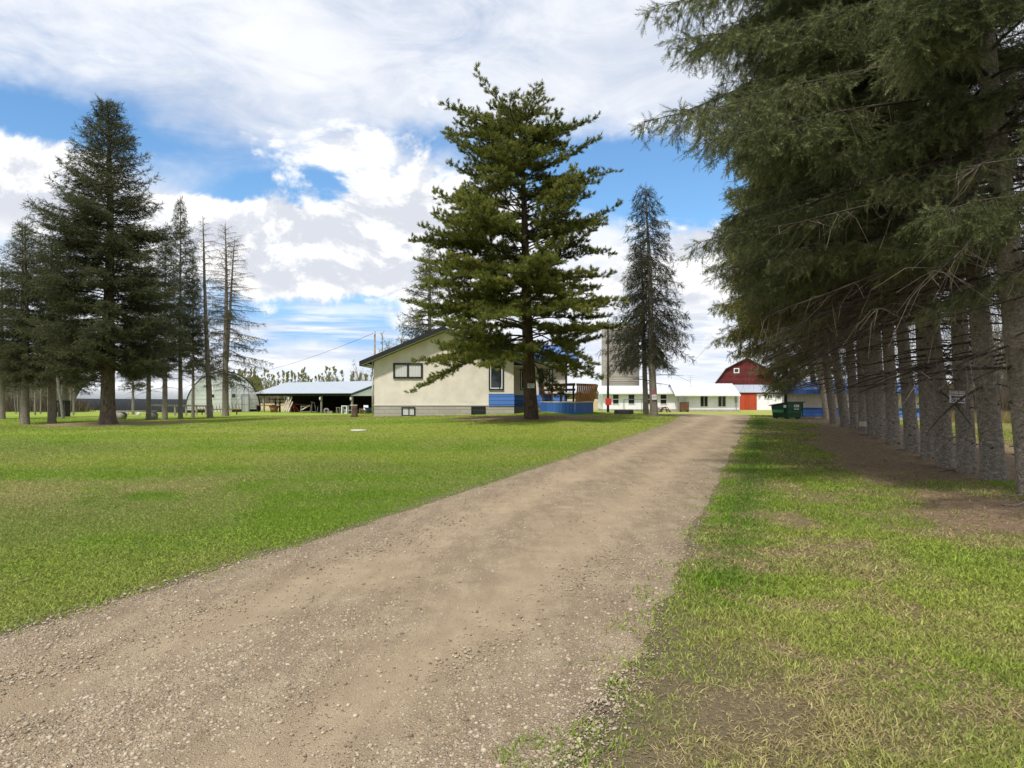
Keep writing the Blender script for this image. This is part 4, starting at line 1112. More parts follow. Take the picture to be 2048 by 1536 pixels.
# ------------------------------------------------------------------ bare and budding broadleaf trees
bd = broadleaf('budding_tree', 201, 8.6, .14, 1.2, 60, 3.0, 1.6, 9, 5, .075, M['bark_aspen'], 3)
plant(bd, 'broadleaf_tree', 'budding pale green tree behind the house roof beside the utility pole', 'tree', (P(778, 0, 66)[0], 66, -.2), (0, 0, 0), 1.03)
bd2 = broadleaf('bare_shrub_tree', 207, 4.6, .08, .5, 46, 2.0, 1.8, 9, 2.2, .07, M['bark_aspen'], 4)
plant(bd2, 'broadleaf_tree', 'small budding tree between the open shed roof and the house corner', 'tree', (P(728, 0, 92)[0], 92, -.3), (0, 0, 2), 1.35)
asp = [broadleaf('aspen_%d' % i, 211+i, 9.5, .08, 2.2, 46, 1.7, 1.3, 10, 8, .13, M['bark_aspen']) for i in range(3)]
bare = [broadleaf('bare_aspen_%d' % i, 231+i, 9.0, .09, 1.6, 40, 1.7, 1.7, 8, .5, .07, M['bark_aspen']) for i in range(3)]
def grove(kind, pts, label, group, rg, s0=.85, s1=1.15):
    roots = {}
    for x, y in pts:
        k = int(rg.integers(0, len(kind)))
        sc = rg.uniform(s0, s1)
        if k not in roots:
            roots[k] = plant(kind[k], 'aspen_tree', label, 'tree', (x, y, hz(x, y)), (0, 0, rg.uniform(0, 6)), sc, group)
        else:
            dup(roots[k], (x, y, hz(x, y)), (rg.normal(0, .03), rg.normal(0, .03), rg.uniform(0, 6)), (sc, sc, sc*rg.uniform(.9, 1.15)), label, group)
rg = np.random.default_rng(77)
pts = [(P(u+rg.uniform(-5, 5), 0, y)[0], y) for u, y in zip(np.linspace(470, 800, 74), rg.uniform(150, 176, 74))]
grove(asp, pts, 'slender budding aspen in the belt beyond the open shed roof', 'aspens beyond the open shed', rg, .62, .82)
pts = [(P(rg.uniform(1905, 2120), 0, y)[0], y) for y in rg.uniform(40, 62, 58)]
grove(bare, pts, 'thin bare aspen in the thicket beyond the spruce row', 'aspens beyond the spruce row', rg, .62, 1.0)
pts = [(P(rg.uniform(-160, 150), 0, y)[0], y) for y in rg.uniform(62, 100, 34)]
grove(bare, pts, 'dark thin tree in the woods behind the west lawn spruces', 'thin trees behind the west lawn', rg, .6, .9)
lb = broadleaf('leaning_birch', 251, 8.0, .10, 3.5, 14, 1.2, 1.0, 5, .5, .07, M['bark_aspen'])
X, Y, Z = ground_at(126, 838)
plant(lb, 'birch_tree', 'pale leaning birch stem between two dark spruce trunks', 'tree', (X, Y, Z), (0, R(-7), 0), .95)

# low brush and tall dry grass under the aspens on the right
def scrub(name, mat, pts, hgt, per, w, spread, label, cat, seed):
    rg = np.random.default_rng(seed)
    pts = np.repeat(np.array(pts), per, 0); n = len(pts)
    x = pts[:, 0]+rg.normal(0, spread, n); y = pts[:, 1]+rg.normal(0, spread, n); z = height(x, y)-.02
    h = hgt*rg.uniform(.4, 1.15, n); a = rg.uniform(0, 6.3, n); b = rg.uniform(0, 6.3, n); l = rg.uniform(.1, .55, n)*h
    ww = w*rg.uniform(.6, 1.4, n)
    V = np.stack([np.stack([x-np.cos(a)*ww, y-np.sin(a)*ww, z], 1), np.stack([x+np.cos(a)*ww, y+np.sin(a)*ww, z], 1), np.stack([x+np.cos(b)*l, y+np.sin(b)*l, z+h], 1)], 1).reshape(-1, 3)
    me = np_mesh(name, V, np.arange(n*3).reshape(-1, 3), mat, {'tint': ('FLOAT', np.repeat(rg.random(n), 3))})
    return tag(obj(name, me), label, cat, kind='stuff')
rg = np.random.default_rng(5)
scrub('undergrowth', M['brush'], [(P(rg.uniform(1900, 2150), 0, y)[0], y) for y in rg.uniform(38, 46, 170)], 1.75, 130, .016, .5, 'dark brown brush at the foot of the bare aspens', 'brush', 1)
scrub('dry_grass', M['haygrass'], [(P(rg.uniform(1900, 2150), 0, y)[0], y) for y in rg.uniform(35, 39.5, 120)], .62, 160, .012, .5, 'tall straw coloured grass in front of the dark brush', 'grass', 2)
scrub('undergrowth', M['brush'], [(P(rg.uniform(-200, 160), 0, y)[0], y) for y in rg.uniform(84, 100, 160)], 1.6, 80, .03, .8, 'low dark brush in the woods behind the west lawn', 'brush', 3)

# far tree lines on the horizon
def far_woods(name, u0, u1, Y, h, n, label, seed, mat='woods'):
    rg = np.random.default_rng(seed)
    u = rg.uniform(u0, u1, n); y = Y+rg.uniform(0, 30, n); x = (u-CU)/F*y
    env = h*(.55+.75*fbm(u*.045, u*0, seed, 4))
    z0 = -.4; zz = z0+env*rg.random(n)**.8; s = h*.16*rg.uniform(.5, 1.4, n)
    a = rg.uniform(0, 6.3, n)
    V = np.stack([np.stack([x-s*.5, y, zz-s*.4], 1), np.stack([x+s*.5, y+s*.4, zz-s*.3], 1), np.stack([x+s*.3*np.cos(a), y, zz+s*.9], 1)], 1).reshape(-1, 3)
    me = np_mesh(name, V, np.arange(n*3).reshape(-1, 3), M[mat], {'tint': ('FLOAT', np.repeat(rg.random(n), 3))})
    return tag(obj(name, me), label, 'woods', kind='stuff')
far_woods('far_woods', 1080, 1260, 420, 4.2, 5000, 'hazy grey-green line of woods on the horizon right of the deck', 1)
far_woods('far_woods', 1750, 2300, 260, 6.5, 9000, 'grey-green line of woods behind the spruce row', 2)
far_woods('far_woods', -250, 520, 190, 7.5, 14000, 'dark belt of woods behind the arched hut', 3)
far_woods('far_woods', 440, 830, 180, 4.2, 14000, 'low thicket under the aspens beyond the open shed', 4)

def litter(n=26000, seed=6):
    rg = np.random.default_rng(seed)
    y = 6.5*np.exp(rg.random(n*2)*math.log(40/6.5)); x = np.interp(y, ROW[:, 1], ROW[:, 0])+rg.uniform(-4.5, 4.5, n*2)
    k = rg.random(n*2) < duff_amt(x, y)*.9+.02
    x, y = x[k][:n], y[k][:n]; n = len(x)
    a = rg.uniform(0, 6.3, n); L = rg.uniform(.015, .075, n)*(1+.02*y); w = rg.uniform(.0025, .007, n)*(1+.04*y); z = height(x, y)+rg.uniform(.002, .012, n)
    dx, dy = np.cos(a), np.sin(a)
    V = np.stack([np.stack([x-dy*w, y+dx*w, z], 1), np.stack([x+dy*w, y-dx*w, z+.003], 1), np.stack([x+dx*L, y+dy*L, z+rg.uniform(0, .022, n)], 1)], 1).reshape(-1, 3)
    me = np_mesh('needle_litter', V, np.arange(n*3).reshape(-1, 3), M['litter'], {'tint': ('FLOAT', np.repeat(rg.random(n), 3))})
    tag(obj('needle_litter', me), 'brown needles and bits of twig strewn under the spruce row', 'litter', kind='stuff')
litter()
# ------------------------------------------------------------------ the cream house
def window(parent, x0, x1, z0, z1, y, frame, t=.07, bars=(), glass='glass', inner=None, depth=.06, curtain_or_glare=False, label=None):
    """a framed window on a wall that looks towards -y, with its pane as a sub-part"""
    m = MB()
    m.box(x0, x1, y-depth, y+.02, z1-t, z1); m.box(x0, x1, y-depth-.015, y+.02, z0, z0+t)
    m.box(x0, x0+t, y-depth, y+.02, z0+t, z1-t); m.box(x1-t, x1, y-depth, y+.02, z0+t, z1-t)
    for b in bars:
        if b[0] == 'v': m.box(b[1]-b[2]/2, b[1]+b[2]/2, y-depth+.01, y+.02, z0+t, z1-t)
        else: m.box(x0+t, x1-t, y-depth+.012, y+.02, b[1]-b[2]/2, b[1]+b[2]/2)
    w = m.build('window', M[frame], parent)
    if label: w['label'] = label
    if inner:
        q = MB(); a = t; s = .055
        q.box(x0+a, x1-a, y-.03, y+.02, z0+a, z0+a+s); q.box(x0+a, x1-a, y-.03, y+.02, z1-a-s, z1-a)
        q.box(x0+a, x0+a+s, y-.03, y+.02, z0+a+s, z1-a-s); q.box(x1-a-s, x1-a, y-.03, y+.02, z0+a+s, z1-a-s)
        q.build('sash', M[inner], w)
    MB().box(x0+t*.8, x1-t*.8, y-.012, y+.015, z0+t*.8, z1-t*.8).build('pane', M['curtain_or_glare' if curtain_or_glare else glass], w)
    return w

HY = 40.0; HX = (748-CU)/F*HY
k = HY/F
hz_ = lambda v: EYE-(v-HV)*k           # photo row -> world height on the gable wall
hx_ = lambda u: (u-748)*k              # photo column -> metres along the gable wall
house = thing('house', 'cream stucco bungalow with black trim, stone block base and blue siding', 'house', (HX, HY, 0))
W = hx_(1027.5); zs = hz_(810); zw = hz_(723); zap = zw + .419*W/2
m = MB(); m.prism([(0, zs), (W, zs), (W, zw), (W/2, zap), (0, zw)], 0, 11)
m.build('wall', M['stucco'], house)
MB().box(-.02, W+.02, -.025, 11, -.6, zs-.004).build('foundation', M['stone'], house)
MB().box(-.03, W+.03, -.05, 11, zs-.05, zs+.012).build('ledge', M['soffit'], house)
# roof: two slopes, black fascia, pale soffit under the rake
ov, fr = .73, .55
slope = .419
def roof_pt(x, dz=0): return zap - slope*abs(x-W/2) + dz
rf = MB()
for sx in (-1, 1):
    xe = W/2+sx*(W/2+ov)
    a, b = (W/2, -fr+.05, roof_pt(W/2, .28)), (xe, -fr+.05, roof_pt(xe, .28))
    c, d = (xe, 11.6, roof_pt(xe, .28)), (W/2, 11.6, roof_pt(W/2, .28))
    rf.slab([b, a, d, c] if sx < 0 else [a, b, c, d], .05)
roof = rf.build('roof', M['blue_roof'], house)
fm = MB()
for sx in (-1, 1):
    xe = W/2+sx*(W/2+ov)
    pts = [(W/2, roof_pt(W/2, .05)), (xe, roof_pt(xe, .05)), (xe, roof_pt(xe, .295)), (W/2, roof_pt(W/2, .295))]
    fm.prism(pts, -fr, -fr+.04)
    fm.box(min(xe, xe-sx*.04), max(xe, xe-sx*.04), -fr+.042, 11.6, roof_pt(xe, .03), roof_pt(xe, .222))
fm.build('fascia', M['black_trim'], house)
sf = MB()
for sx in (-1, 1):
    xe = W/2+sx*(W/2+ov-.05); xw = W/2+sx*W/2
    pts = [(W/2, roof_pt(W/2, .04)), (xw, roof_pt(xw, .04)), (xe, roof_pt(xe, .06)), (xe, roof_pt(xe, .09)), (W/2, roof_pt(W/2, .09))]
    sf.prism(pts, -fr+.05, 0.0)
    sf.box(min(xw+sx*.012, xe), max(xw+sx*.012, xe), .004, 11.5, roof_pt(xe, .03), roof_pt(xe, .06))
sf.build('soffit', M['soffit'], house)
window(house, hx_(786.5), hx_(845.5), hz_(757), hz_(726), 0, 'black_trim', .10, [('v', hx_(816), .11)], curtain_or_glare=True)
window(house, hx_(977.5), hx_(1007.5), hz_(780), hz_(724), 0, 'black_trim', .075, [('v', hx_(999), .05)], inner='white_trim')
window(house, hx_(803.5), hx_(830.5), hz_(832), hz_(814), -.025, 'black_trim', .06, [('v', hx_(818), .05)], curtain_or_glare=True)
window(house, hx_(942.5), hx_(971), hz_(831.5), hz_(813), -.025, 'black_trim', .06)
MB().box(hx_(977.5), W+.03, -.07, -.052, hz_(812), hz_(789)).build('siding', M['blue_board'], house)
MB().box(hx_(977.5), W+.035, -.08, -.05, hz_(789), hz_(787.6)).build('siding_cap', M['blue_plank'], house)
MB().tube([(-.07, -.06, hz_(722)), (-.07, -.06, .55)], .045, 8).build('downspout', M['soffit'], house)
# the wing on the right, set back
wy = 2.6; x2 = hx_(1131)*(HY+wy)/HY - (0)*1 ; x2 = (1131-CU)/F*(HY+wy)-HX
wk = (HY+wy)/F
wz = lambda v: EYE-(v-HV)*wk
wx = lambda u: (u-CU)*wk-HX
zt = wz(728)
m = MB(); m.box(W+.003, x2, wy, 10.6, wz(812), zt); m.build('wing_wall', M['stucco'], house)
MB().box(W+.004, x2+.02, wy-.025, 10.58, -.5, wz(812)-.004).build('wing_foundation', M['stone'], house)
MB().box(W+.031, x2+.02, wy-.06, wy-.027, wz(813), wz(790)).build('wing_siding', M['blue_board'], house)
m = MB()
yr = 6.6; zr = zt+.32+(yr-wy+.6)*.25
xr = x2+.75
m.slab([(W/2+1.2, wy-.6, zt+.32), (xr, wy-.6, zt+.32), (xr, yr, zr), (W/2+1.2, yr, zr)], .05)
m.slab([(W/2+1.2, yr, zr), (xr, yr, zr), (xr, 11.2, zt+.32), (W/2+1.2, 11.2, zt+.32)], .05)
m.build('wing_roof', M['blue_roof'], house)
m = MB(); m.box(W+ov-.1, xr+.01, wy-.62, wy-.602, zt+.10, zt+.27); m.box(xr+.001, xr+.02, wy-.6, 11.2, zt+.10, zt+.25); m.build('gutter', M['black_trim'], house)
MB().box(W+ov-.1, xr, wy-.60, wy, zt+.06, zt+.09).build('wing_soffit', M['soffit'], house)
m = MB(); m.prism([(wy-.58, zt+.1), (yr, zr-.06), (11.18, zt+.1)], xr-.78, xr-.70)
g = m.build('wing_gable', M['stucco'], house); g.data.transform(__import__('mathutils').Matrix(((0, 1, 0, 0), (1, 0, 0, 0), (0, 0, 1, 0), (0, 0, 0, 1)))); g.data.flip_normals()
window(house, wx(1040.5), wx(1052), wz(780), wz(738), wy, 'black_trim', .05, inner='white_trim')
window(house, wx(1093), wx(1105.5), wz(778), wz(738), wy, 'black_trim', .05, [('v', wx(1099), .06)], inner='white_trim', curtain_or_glare=True)  # pale pane here is a painted white reflection in the glass
dr = MB().box(wx(1077.5), wx(1086.5), wy-.05, wy+.02, wz(801), wz(737)).build('door', M['door_blue'], house)
MB().box(wx(1085), wx(1085.6), wy-.09, wy-.052, wz(772), wz(770)).build('handle', M['grey_steel'], dr)
MB().box(x2-.02, x2+.10, wy-.08, wy+.06, wz(806), zt+.02).build('corner_trim', M['black_trim'], house)
MB().tube([(x2-.3, 9, zr-1.2), (x2-.3, 9, zr-.2)], .09, 8).build('vent_pipe', M['grey_steel'], house)

# ------------------------------------------------------------------ the deck with its built-in bench rail
deck = thing('deck', 'raised deck with blue plank skirt and brown rails in front of the house door', 'deck', (0, 0, 0))
def on(u, Y, z): return np.array(((u-CU)/F*Y, Y, z))
A = on(1060, 44.0, 0); B = on(1150, 38.5, 0); Cc = on(1186, 40.6, 0); Dd = np.array((4.75, 45.5, 0)); E = np.array((A[0], 45.5, 0))
zd = EYE-(801.5-HV)/F*38.5
def fence_face(mb, a, b, z0, z1, t=.03):
    d = unit(b-a); n = np.array((d[1], -d[0], 0))
    q0, q1 = a+n*t, b+n*t
    mb.add([(*a[:2], z0), (*b[:2], z0), (*b[:2], z1), (*a[:2], z1), (*q0[:2], z0), (*q1[:2], z0), (*q1[:2], z1), (*q0[:2], z1)],
           [(0,1,2,3),(7,6,5,4),(0,4,5,1),(3,2,6,7),(0,3,7,4),(1,5,6,2)])
def planks(a, b, z0, z1, name, pitch=.14):
    d = unit(b-a); L = np.linalg.norm(b-a); n = int(L/pitch); mb = MB()
    for i in range(n):
        fence_face(mb, a+d*(i*L/n+.006), a+d*((i+1)*L/n-.006), z0, z1, .022)
    return mb
planks(A, B, .25, zd-.1, '').build('skirt', M['blue_plank'], deck)
planks(B, Cc, .25, zd-.1, '').build('skirt', M['blue_plank'], deck)
planks(Cc, Dd, .25, zd-.1, '').build('skirt', M['blue_plank'], deck)
m = MB(); pl = [A, B, Cc, Dd, E]
o_ = sum(pl)/5
up = [(*(o_+(p-o_)*1.02)[:2], zd-.06) for p in pl]; dn = [(x, y, zd-.12) for x, y, z in up]
m.add(up+dn, [(0,1,2,3,4), (9,8,7,6,5)]+[(i, i+5, (i+1) % 5+5, (i+1) % 5) for i in range(5)])
m.build('floor', M['wood_pale'], deck)
ab = B-A; zr1 = EYE-(766.3-HV)/F*38.5
for nm, f0, f1, z, hh in (('rail', .04, 1.0, zr1-.07, .15), ('rail', .04, 1.0, zr1-.36, .13), ('rail', .04, .97, zr1-.62, .045)):
    MB().bar((*(A+ab*f0)[:2], z), (*(B+ab*0+ab*(f1-1))[:2], z), .05, hh).build(nm, M['deck_brown'], deck)
for f in (.08, .32, .52, .72, .97):
    p = A+ab*f; MB().bar((*p[:2], zd-.05), (*p[:2], zr1-.02), .10).build('post', M['deck_brown'], deck)
for f in (.16, .40, .62): 
    p = A+ab*f+np.array((.25, .1, 0)); MB().bar((*p[:2], zd-.05), (*p[:2], zr1-.60), .11).build('bench_leg', M['deck_brown'], deck)
m = MB(); off = np.array((.28, .12, 0))
m.bar((*(A+ab*.1+off)[:2], zr1-.58), (*(A+ab*.75+off)[:2], zr1-.58), .34, .045)
m.build('bench_seat', M['deck_brown'], deck)
# the flared slatted back on the right side
bc = Cc-B; nrm = np.array((bc[1], -bc[0], 0)); nrm /= np.linalg.norm(nrm)
NS = 11
s0 = B+bc*.02
for i in range(NS):
    f = .03+.95*i/(NS-1); p = B+bc*f
    q = p+nrm*.22+bc*.14*(f-.4)
    MB().bar((*(p+nrm*.03)[:2], zd-.05), (*q[:2], zr1-.05), .17, .03, up=nrm).build('slat', M['deck_orange'], deck)
for h_, w_ in ((.97, .13), (.42, .07)):
    z = zd+(zr1-zd)*h_; a = B+nrm*(.22*h_-.05)-bc*.06*h_; b = Cc+nrm*(.22*h_-.05)+bc*.06*h_
    MB().bar((*a[:2], z-.05), (*b[:2], z-.05), .04, w_).build('rail', M['deck_brown'], deck)
# things on the deck
m = MB(); cx, cy = on(1138, 42.5, 0)[:2]
patio = thing('patio_table', 'small pale table with dark legs on the deck, seen under the rail', 'table', (cx, cy, zd-.06))
MB().box(-.35, .35, -.3, .3, .48, .53).build('tabletop', M['white_trim'], patio)
for sx in (-.3, .3):
    for sy in (-.25, .25): MB().bar((sx, sy, 0), (sx*.9, sy*.9, .479), .035).build('leg', M['dark_steel'], patio)

# notice on the pine trunk
def board_sign(name, label, loc, w, h, yaw, tilt=0):
    r = thing(name, label, 'sign', loc); r.rotation_euler = (0, tilt, yaw)
    MB().box(-w/2, w/2, -.006, .006, -h/2, h/2).build('panel', M['sign_white'], r)
    return r
def text(parent, body, x, z, size, mat, y=-.0085, name='lettering', bold=.0, sx=1.0, align='CENTER'):
    cu = bpy.data.curves.new('lettering', 'FONT'); cu.body = body; cu.size = size; cu.align_x = align; cu.align_y = 'CENTER'
    cu.offset = bold; cu.extrude = .0008; cu.resolution_u = 3
    tmp = bpy.data.objects.new('tmp_text', cu); COL.objects.link(tmp)
    dg = bpy.context.evaluated_depsgraph_get(); me = bpy.data.meshes.new_from_object(tmp.evaluated_get(dg))
    bpy.data.objects.remove(tmp); bpy.data.curves.remove(cu)
    me.name = name; me.materials.clear()
    o = obj(name, me, M[mat], parent, (x, y, z)); o.rotation_euler = (pi/2, 0, 0); o.scale = (sx, 1, 1)
    return o
ps = board_sign('notice_board', 'small white notice with blue lettering nailed to the pine trunk', (*on(1062, Yp-.42, 0)[:2], EYE-(771.5-HV)/F*(Yp-.42)), .30, .20, .05)
MB().box(-.10, .08, -.0095, -.0065, .055, .085).build('heading', M['sign_blue'], ps)
for z_, a_, b_ in ((.02, -.12, .0), (.02, .03, .12), (-.02, -.12, .02), (-.055, -.1, .12)):
    MB().box(a_, b_, -.0095, -.0065, z_-.009, z_+.009).build('line', M['sign_blue'], ps)

# ------------------------------------------------------------------ warning sign on the spruce trunk
Xs, Ys, Zs = SIGN_TREE.location
yk = Ys-.285
ws = board_sign('warning_sign', 'white warning sign reading beware of dogs on a grey spruce trunk', (*on(1914.5, yk, 0)[:2], EYE-(794-HV)/F*yk), .325, .232, R(8), R(2))
MB().box(-.155, .155, -.0095, -.0065, .040, .108).build('heading', M['sign_red'], ws)
text(ws, 'WARNING', 0, .074, .062, 'sign_white', -.0125, bold=.0015)
text(ws, 'BEWARE', 0, -.008, .070, 'sign_black', bold=.004)
text(ws, 'OF DOG', .005, -.074, .070, 'sign_black', bold=.004)
text(ws, 'S', .140, -.074, .055, 'grey_steel')
for sx in (-.135, .135): MB().tube([(sx, -.0065, .098), (sx, -.014, .098)], .006, 6).build('screw', M['sign_black'], ws)

# notice on the drooping spruce
k2 = Ya-.27
ns = thing('notice_board', 'dark red and white notice on the right one of the paired trunks', 'sign', (*on(1308.5, k2, 0)[:2], EYE-(790-HV)/F*k2))
MB().box(-.13, .13, -.006, .006, -.25, .02).build('panel', M['sign_white'], ns)
MB().box(-.14, .14, -.008, .008, .024, .24).build('panel', M['sign_red'], ns)
text(ns, 'PRIVATE', 0, -.07, .05, 'sign_red', bold=.002); text(ns, 'PROPERTY', 0, -.15, .043, 'sign_red', bold=.002)

# ------------------------------------------------------------------ arched hut
A0 = ground_at(371, 826); Wq = 9.4
cA, sA = .616, .788
hut = thing('arched_hut', 'white fronted arched metal hut with silver ribbed roof and black lower sides', 'hut', (A0[0], A0[1], A0[2]))
hut.rotation_euler = (0, 0, math.atan2(sA, cA)-0)       # local x along the front, local y along the axis
Rq = Wq/2; Lq = 31.0; NA = 40
def arc(a): return (Rq-Rq*cos(a)*(1.0+.0*a), Rq*1.02*sin(a)**.92)
def arch_sheet(a0, a1, y0, y1, off=0.0, n=NA):
    mb = MB(); aa = np.linspace(a0, a1, n)
    pts = [arc(a) for a in aa]; c = np.array((Rq, 0))
    o = [tuple(c+(np.array(p)-c)*(1+off)) for p in pts]; i = [tuple(c+(np.array(p)-c)*(1+off-.012)) for p in pts]
    vs = []; 
    for (ox, oz), (ix, iz) in zip(o, i): vs += [(ox, y0, oz), (ox, y1, oz), (ix, y1, iz), (ix, y0, iz)]
    fs = [(4*j+q, 4*j+(q+1) % 4, 4*j+4+(q+1) % 4, 4*j+4+q) for j in range(n-1) for q in range(4)]
    fs += [(0, 3, 2, 1), tuple(4*(n-1)+q for q in range(4))]
    return mb.add(vs, fs, False)
a_s = math.asin(min(1, (1.55/(Rq*1.02))**(1/.92)))
arch_sheet(a_s, pi-a_s, .12, Lq).build('roof', M['rib_metal'], hut)
arch_sheet(0, a_s-.003, .12, Lq, n=6).build('lower_side', M['dark_band'], hut)
arch_sheet(pi-a_s+.003, pi, .12, Lq, n=6).build('lower_side', M['dark_band'], hut)
arch_sheet(.02, pi-.02, -.05, .11, .012).build('arch_trim', M['black_trim'], hut)
for nm, yy, mt in (('front_wall', .06, 'white_panel'), ('back_wall', Lq-.3, 'dark_band')):
    mb = MB(); pts = [arc(a) for a in np.linspace(0, pi, NA)]
    pts = [(Rq+(x-Rq)*.985, max(z*.985, .30 if nm == 'front_wall' else 0)) for x, z in pts]
    mb.prism(pts, yy, yy+.06); mb.build(nm, M[mt], hut)
MB().box(.06, Wq-.06, .02, .14, -.3, .297).build('base_board', M['black_trim'], hut)
sd_ = MB().box(3.2, 5.6, -.06, .045, -.1, 4.1).build('sliding_door', M['white_panel'], hut)
MB().box(3.0, 6.6, -.10, -.065, 4.11, 4.2).build('door_rail', M['grey_steel'], sd_)
dq = MB().box(6.95, 7.85, -.02, .05, .02, 2.05).build('door', M['white'], hut)
m = MB(); m.box(6.87, 6.95, -.04, .05, .02, 2.13); m.box(7.85, 7.93, -.04, .05, .02, 2.13); m.box(6.95, 7.85, -.04, .05, 2.05, 2.13); m.build('frame', M['grey_steel'], dq)
MB().box(5.7, 6.05, -.03, .05, 1.75, 2.15).build('wall_box', M['dark_steel'], hut)
MB().box(3.0, 3.35, -.10, -.064, 1.75, 2.1).build('lock_box', M['dark_steel'], sd_)

# scaffold standing against the hut front
sc = thing('scaffold', 'light steel scaffold frame against the white arched hut', 'scaffold', hut.location)
sc.rotation_euler = hut.rotation_euler
for x in (5.0, 6.6, 8.0) if False else (5.3, 6.9):
    for y in (-.5, -1.5):
        MB().bar((x, y, -.1), (x, y, 3.3), .05).build('upright', M['grey_steel'], sc)
for z in (.9, 1.9, 3.2):
    for y in (-.5, -1.5): MB().bar((5.3, y, z), (6.9, y, z), .04).build('crossbar', M['grey_steel'], sc)
for y in (-.5, -1.5): MB().bar((5.3, y, .9), (6.9, y, 3.2), .03).build('brace', M['grey_steel'], sc)

# implement with rows of tines
hx = ground_at(455, 829)
im = thing('harrow', 'old harrow with rows of upright tines before the white hut', 'farm implement', (hx[0], hx[1]-2, hx[2]), .45)
MB().bar((-2.0, 0, .55), (2.0, 0, .55), .10).build('beam', M['rust'], im)
MB().bar((-2.0, .7, .55), (2.0, .7, .55), .10).build('beam', M['rust'], im)
for x in np.linspace(-1.8, 1.8, 13):
    MB().bar((x, 0, .98), (x+.12, 0, .30), .05).build('tine', M['dark_steel'], im)
for x in (-1.6, 1.6): MB().tube([(x, .35, .3), (x+.08, .35, .3)], .30, 14).build('wheel', M['tyre'], im)
for x in (-1.2, 0, 1.2): MB().bar((x, 0, .55), (x, .7, .55), .07).build('crossbar', M['rust'], im)

# pale boards fence in front of the hut
def rail_fence(label, pts, posts, h, mat='wood_grey'):
    a = np.array(ground_at(*pts[0])); b = np.array(ground_at(*pts[1]))
    f = thing('rail_fence', label, 'fence', (a[0], a[1], a[2])); d = b-a
    for p in np.linspace(0, 1, posts):
        q = d*p; zz = hz(a[0]+q[0], a[1]+q[1])-a[2]
        MB().bar((q[0], q[1], zz-.1), (q[0], q[1], zz+h), .13).build('post', M[mat], f)
    for hh in (h-.08,):
        MB().bar((0, 0, hh), (d[0], d[1], d[2]+hh), .09, .14).build('rail', M[mat], f)
    return f
rail_fence('weathered single rail fence before the arched hut', ((300, 832), (412, 830)), 6, .95)
rail_fence('low dark fence at the far end of the arched hut', ((112, 834), (138, 833)), 5, 1.2, 'wood_dark')

# ------------------------------------------------------------------ open shed
S1 = np.array(ground_at(705, 827)); S0 = np.array(ground_at(470, 826)); S0 = np.array((P(514, 0, 85.5)[0], 85.5, -.3))
S1 = np.array((P(705, 0, 75.5)[0], 75.5, -.3))
ax = S0-S1; Ls = np.linalg.norm(ax[:2]); yaw = math.atan2(ax[1], ax[0])
def shed_xy(u, back):
    """a point behind (or before) the shed front line, on the view ray of column u"""
    d = (S1-S0)[:2]; nrm = np.array((-d[1], d[0])); nrm /= np.linalg.norm(nrm); 
    if nrm[1] < 0: nrm = -nrm
    base = S0[:2]+nrm*back; r = np.array(((u-CU)/F, 1.0))
    # r*t = base + d*s
    A_ = np.array([[r[0], -d[0]], [r[1], -d[1]]]); t, s = np.linalg.solve(A_, base)
    return r*t
def shed_x(u): return -float(np.linalg.norm(shed_xy(u, 0)-S1[:2]))
shed = thing('open_shed', 'long open fronted shed with pale metal roof and white gable', 'shed', (S1[0], S1[1], S1[2]))
shed.rotation_euler = (0, 0, yaw-pi)       # local x runs from the far left end (-Ls) to the near right corner (0), local y runs back
dz_ = 8.4; ez = 2.32; rz_ = 3.62
def sh(name, mb, mat): return mb.build(name, M[mat], shed)
m = MB(); m.slab([(-Ls, -.55, ez-.1), (.45, -.55, ez-.1), (.45, dz_/2, rz_), (-Ls, dz_/2, rz_)], .05)
m.slab([(-Ls, dz_/2, rz_), (.45, dz_/2, rz_), (.45, dz_+.5, ez-.1), (-Ls, dz_+.5, ez-.1)], .05); sh('roof', m, 'metal_roof')
m = MB()
m.prism([(-.55, ez-.36), (dz_/2, rz_-.27), (dz_/2, rz_-.06), (-.55, ez-.16)], .455, .50)
m.prism([(dz_+.5, ez-.36), (dz_/2, rz_-.27), (dz_/2, rz_-.06), (dz_+.5, ez-.16)], .455, .50)
from mathutils import Matrix
SW = Matrix(((0, 1, 0, 0), (1, 0, 0, 0), (0, 0, 1, 0), (0, 0, 0, 1)))
q = sh('barge_board', m, 'door_blue'); q.data.transform(SW); q.data.flip_normals()
m = MB(); m.prism([(-.5, ez-.40), (dz_+.4, ez-.40), (dz_/2, rz_-.30)], .30, .36); q = sh('gable', m, 'white'); q.data.transform(SW); q.data.flip_normals()
sh('eave_beam', MB().box(-Ls, .3, -.1, .1, ez-.42, ez-.14), 'wood_dark')
sh('back_wall', MB().box(shed_x(556), .2, dz_-.1, dz_, 0, ez-.1), 'wood_dark')
sh('side_wall', MB().box(shed_x(572)-.1, shed_x(572), .6, dz_-.1, 0, ez-.1), 'wood_dark')
sh('side_wall', MB().box(.1, .2, 5.8, dz_-.11, 0, ez-.42), 'wood_dark')
for i, x in enumerate((shed_x(528), shed_x(580), shed_x(643), -3.1, -.05)):
    if x == -3.1: continue
    p_ = MB().bar((x, 0, -.1), (x, 0, ez-.43), .16).build('post', M['wood_grey'], shed)
    if i in (1, 2, 4): MB().tube([(x-.03, -.16, 1.42), (x-.03, -.16, 1.48), (x-.02, -.16, 1.62), (x-.01, -.16, 1.78), (x, -.16, 1.82)], [.05, .09, .12, .11, .04], 10).build('white_jug', M['white_trim'], p_)
for x in (shed_x(545), shed_x(530)): MB().bar((x, dz_-.2, -.1), (x, dz_-.2, ez-.2), .14).build('post', M['wood_dark'], shed)
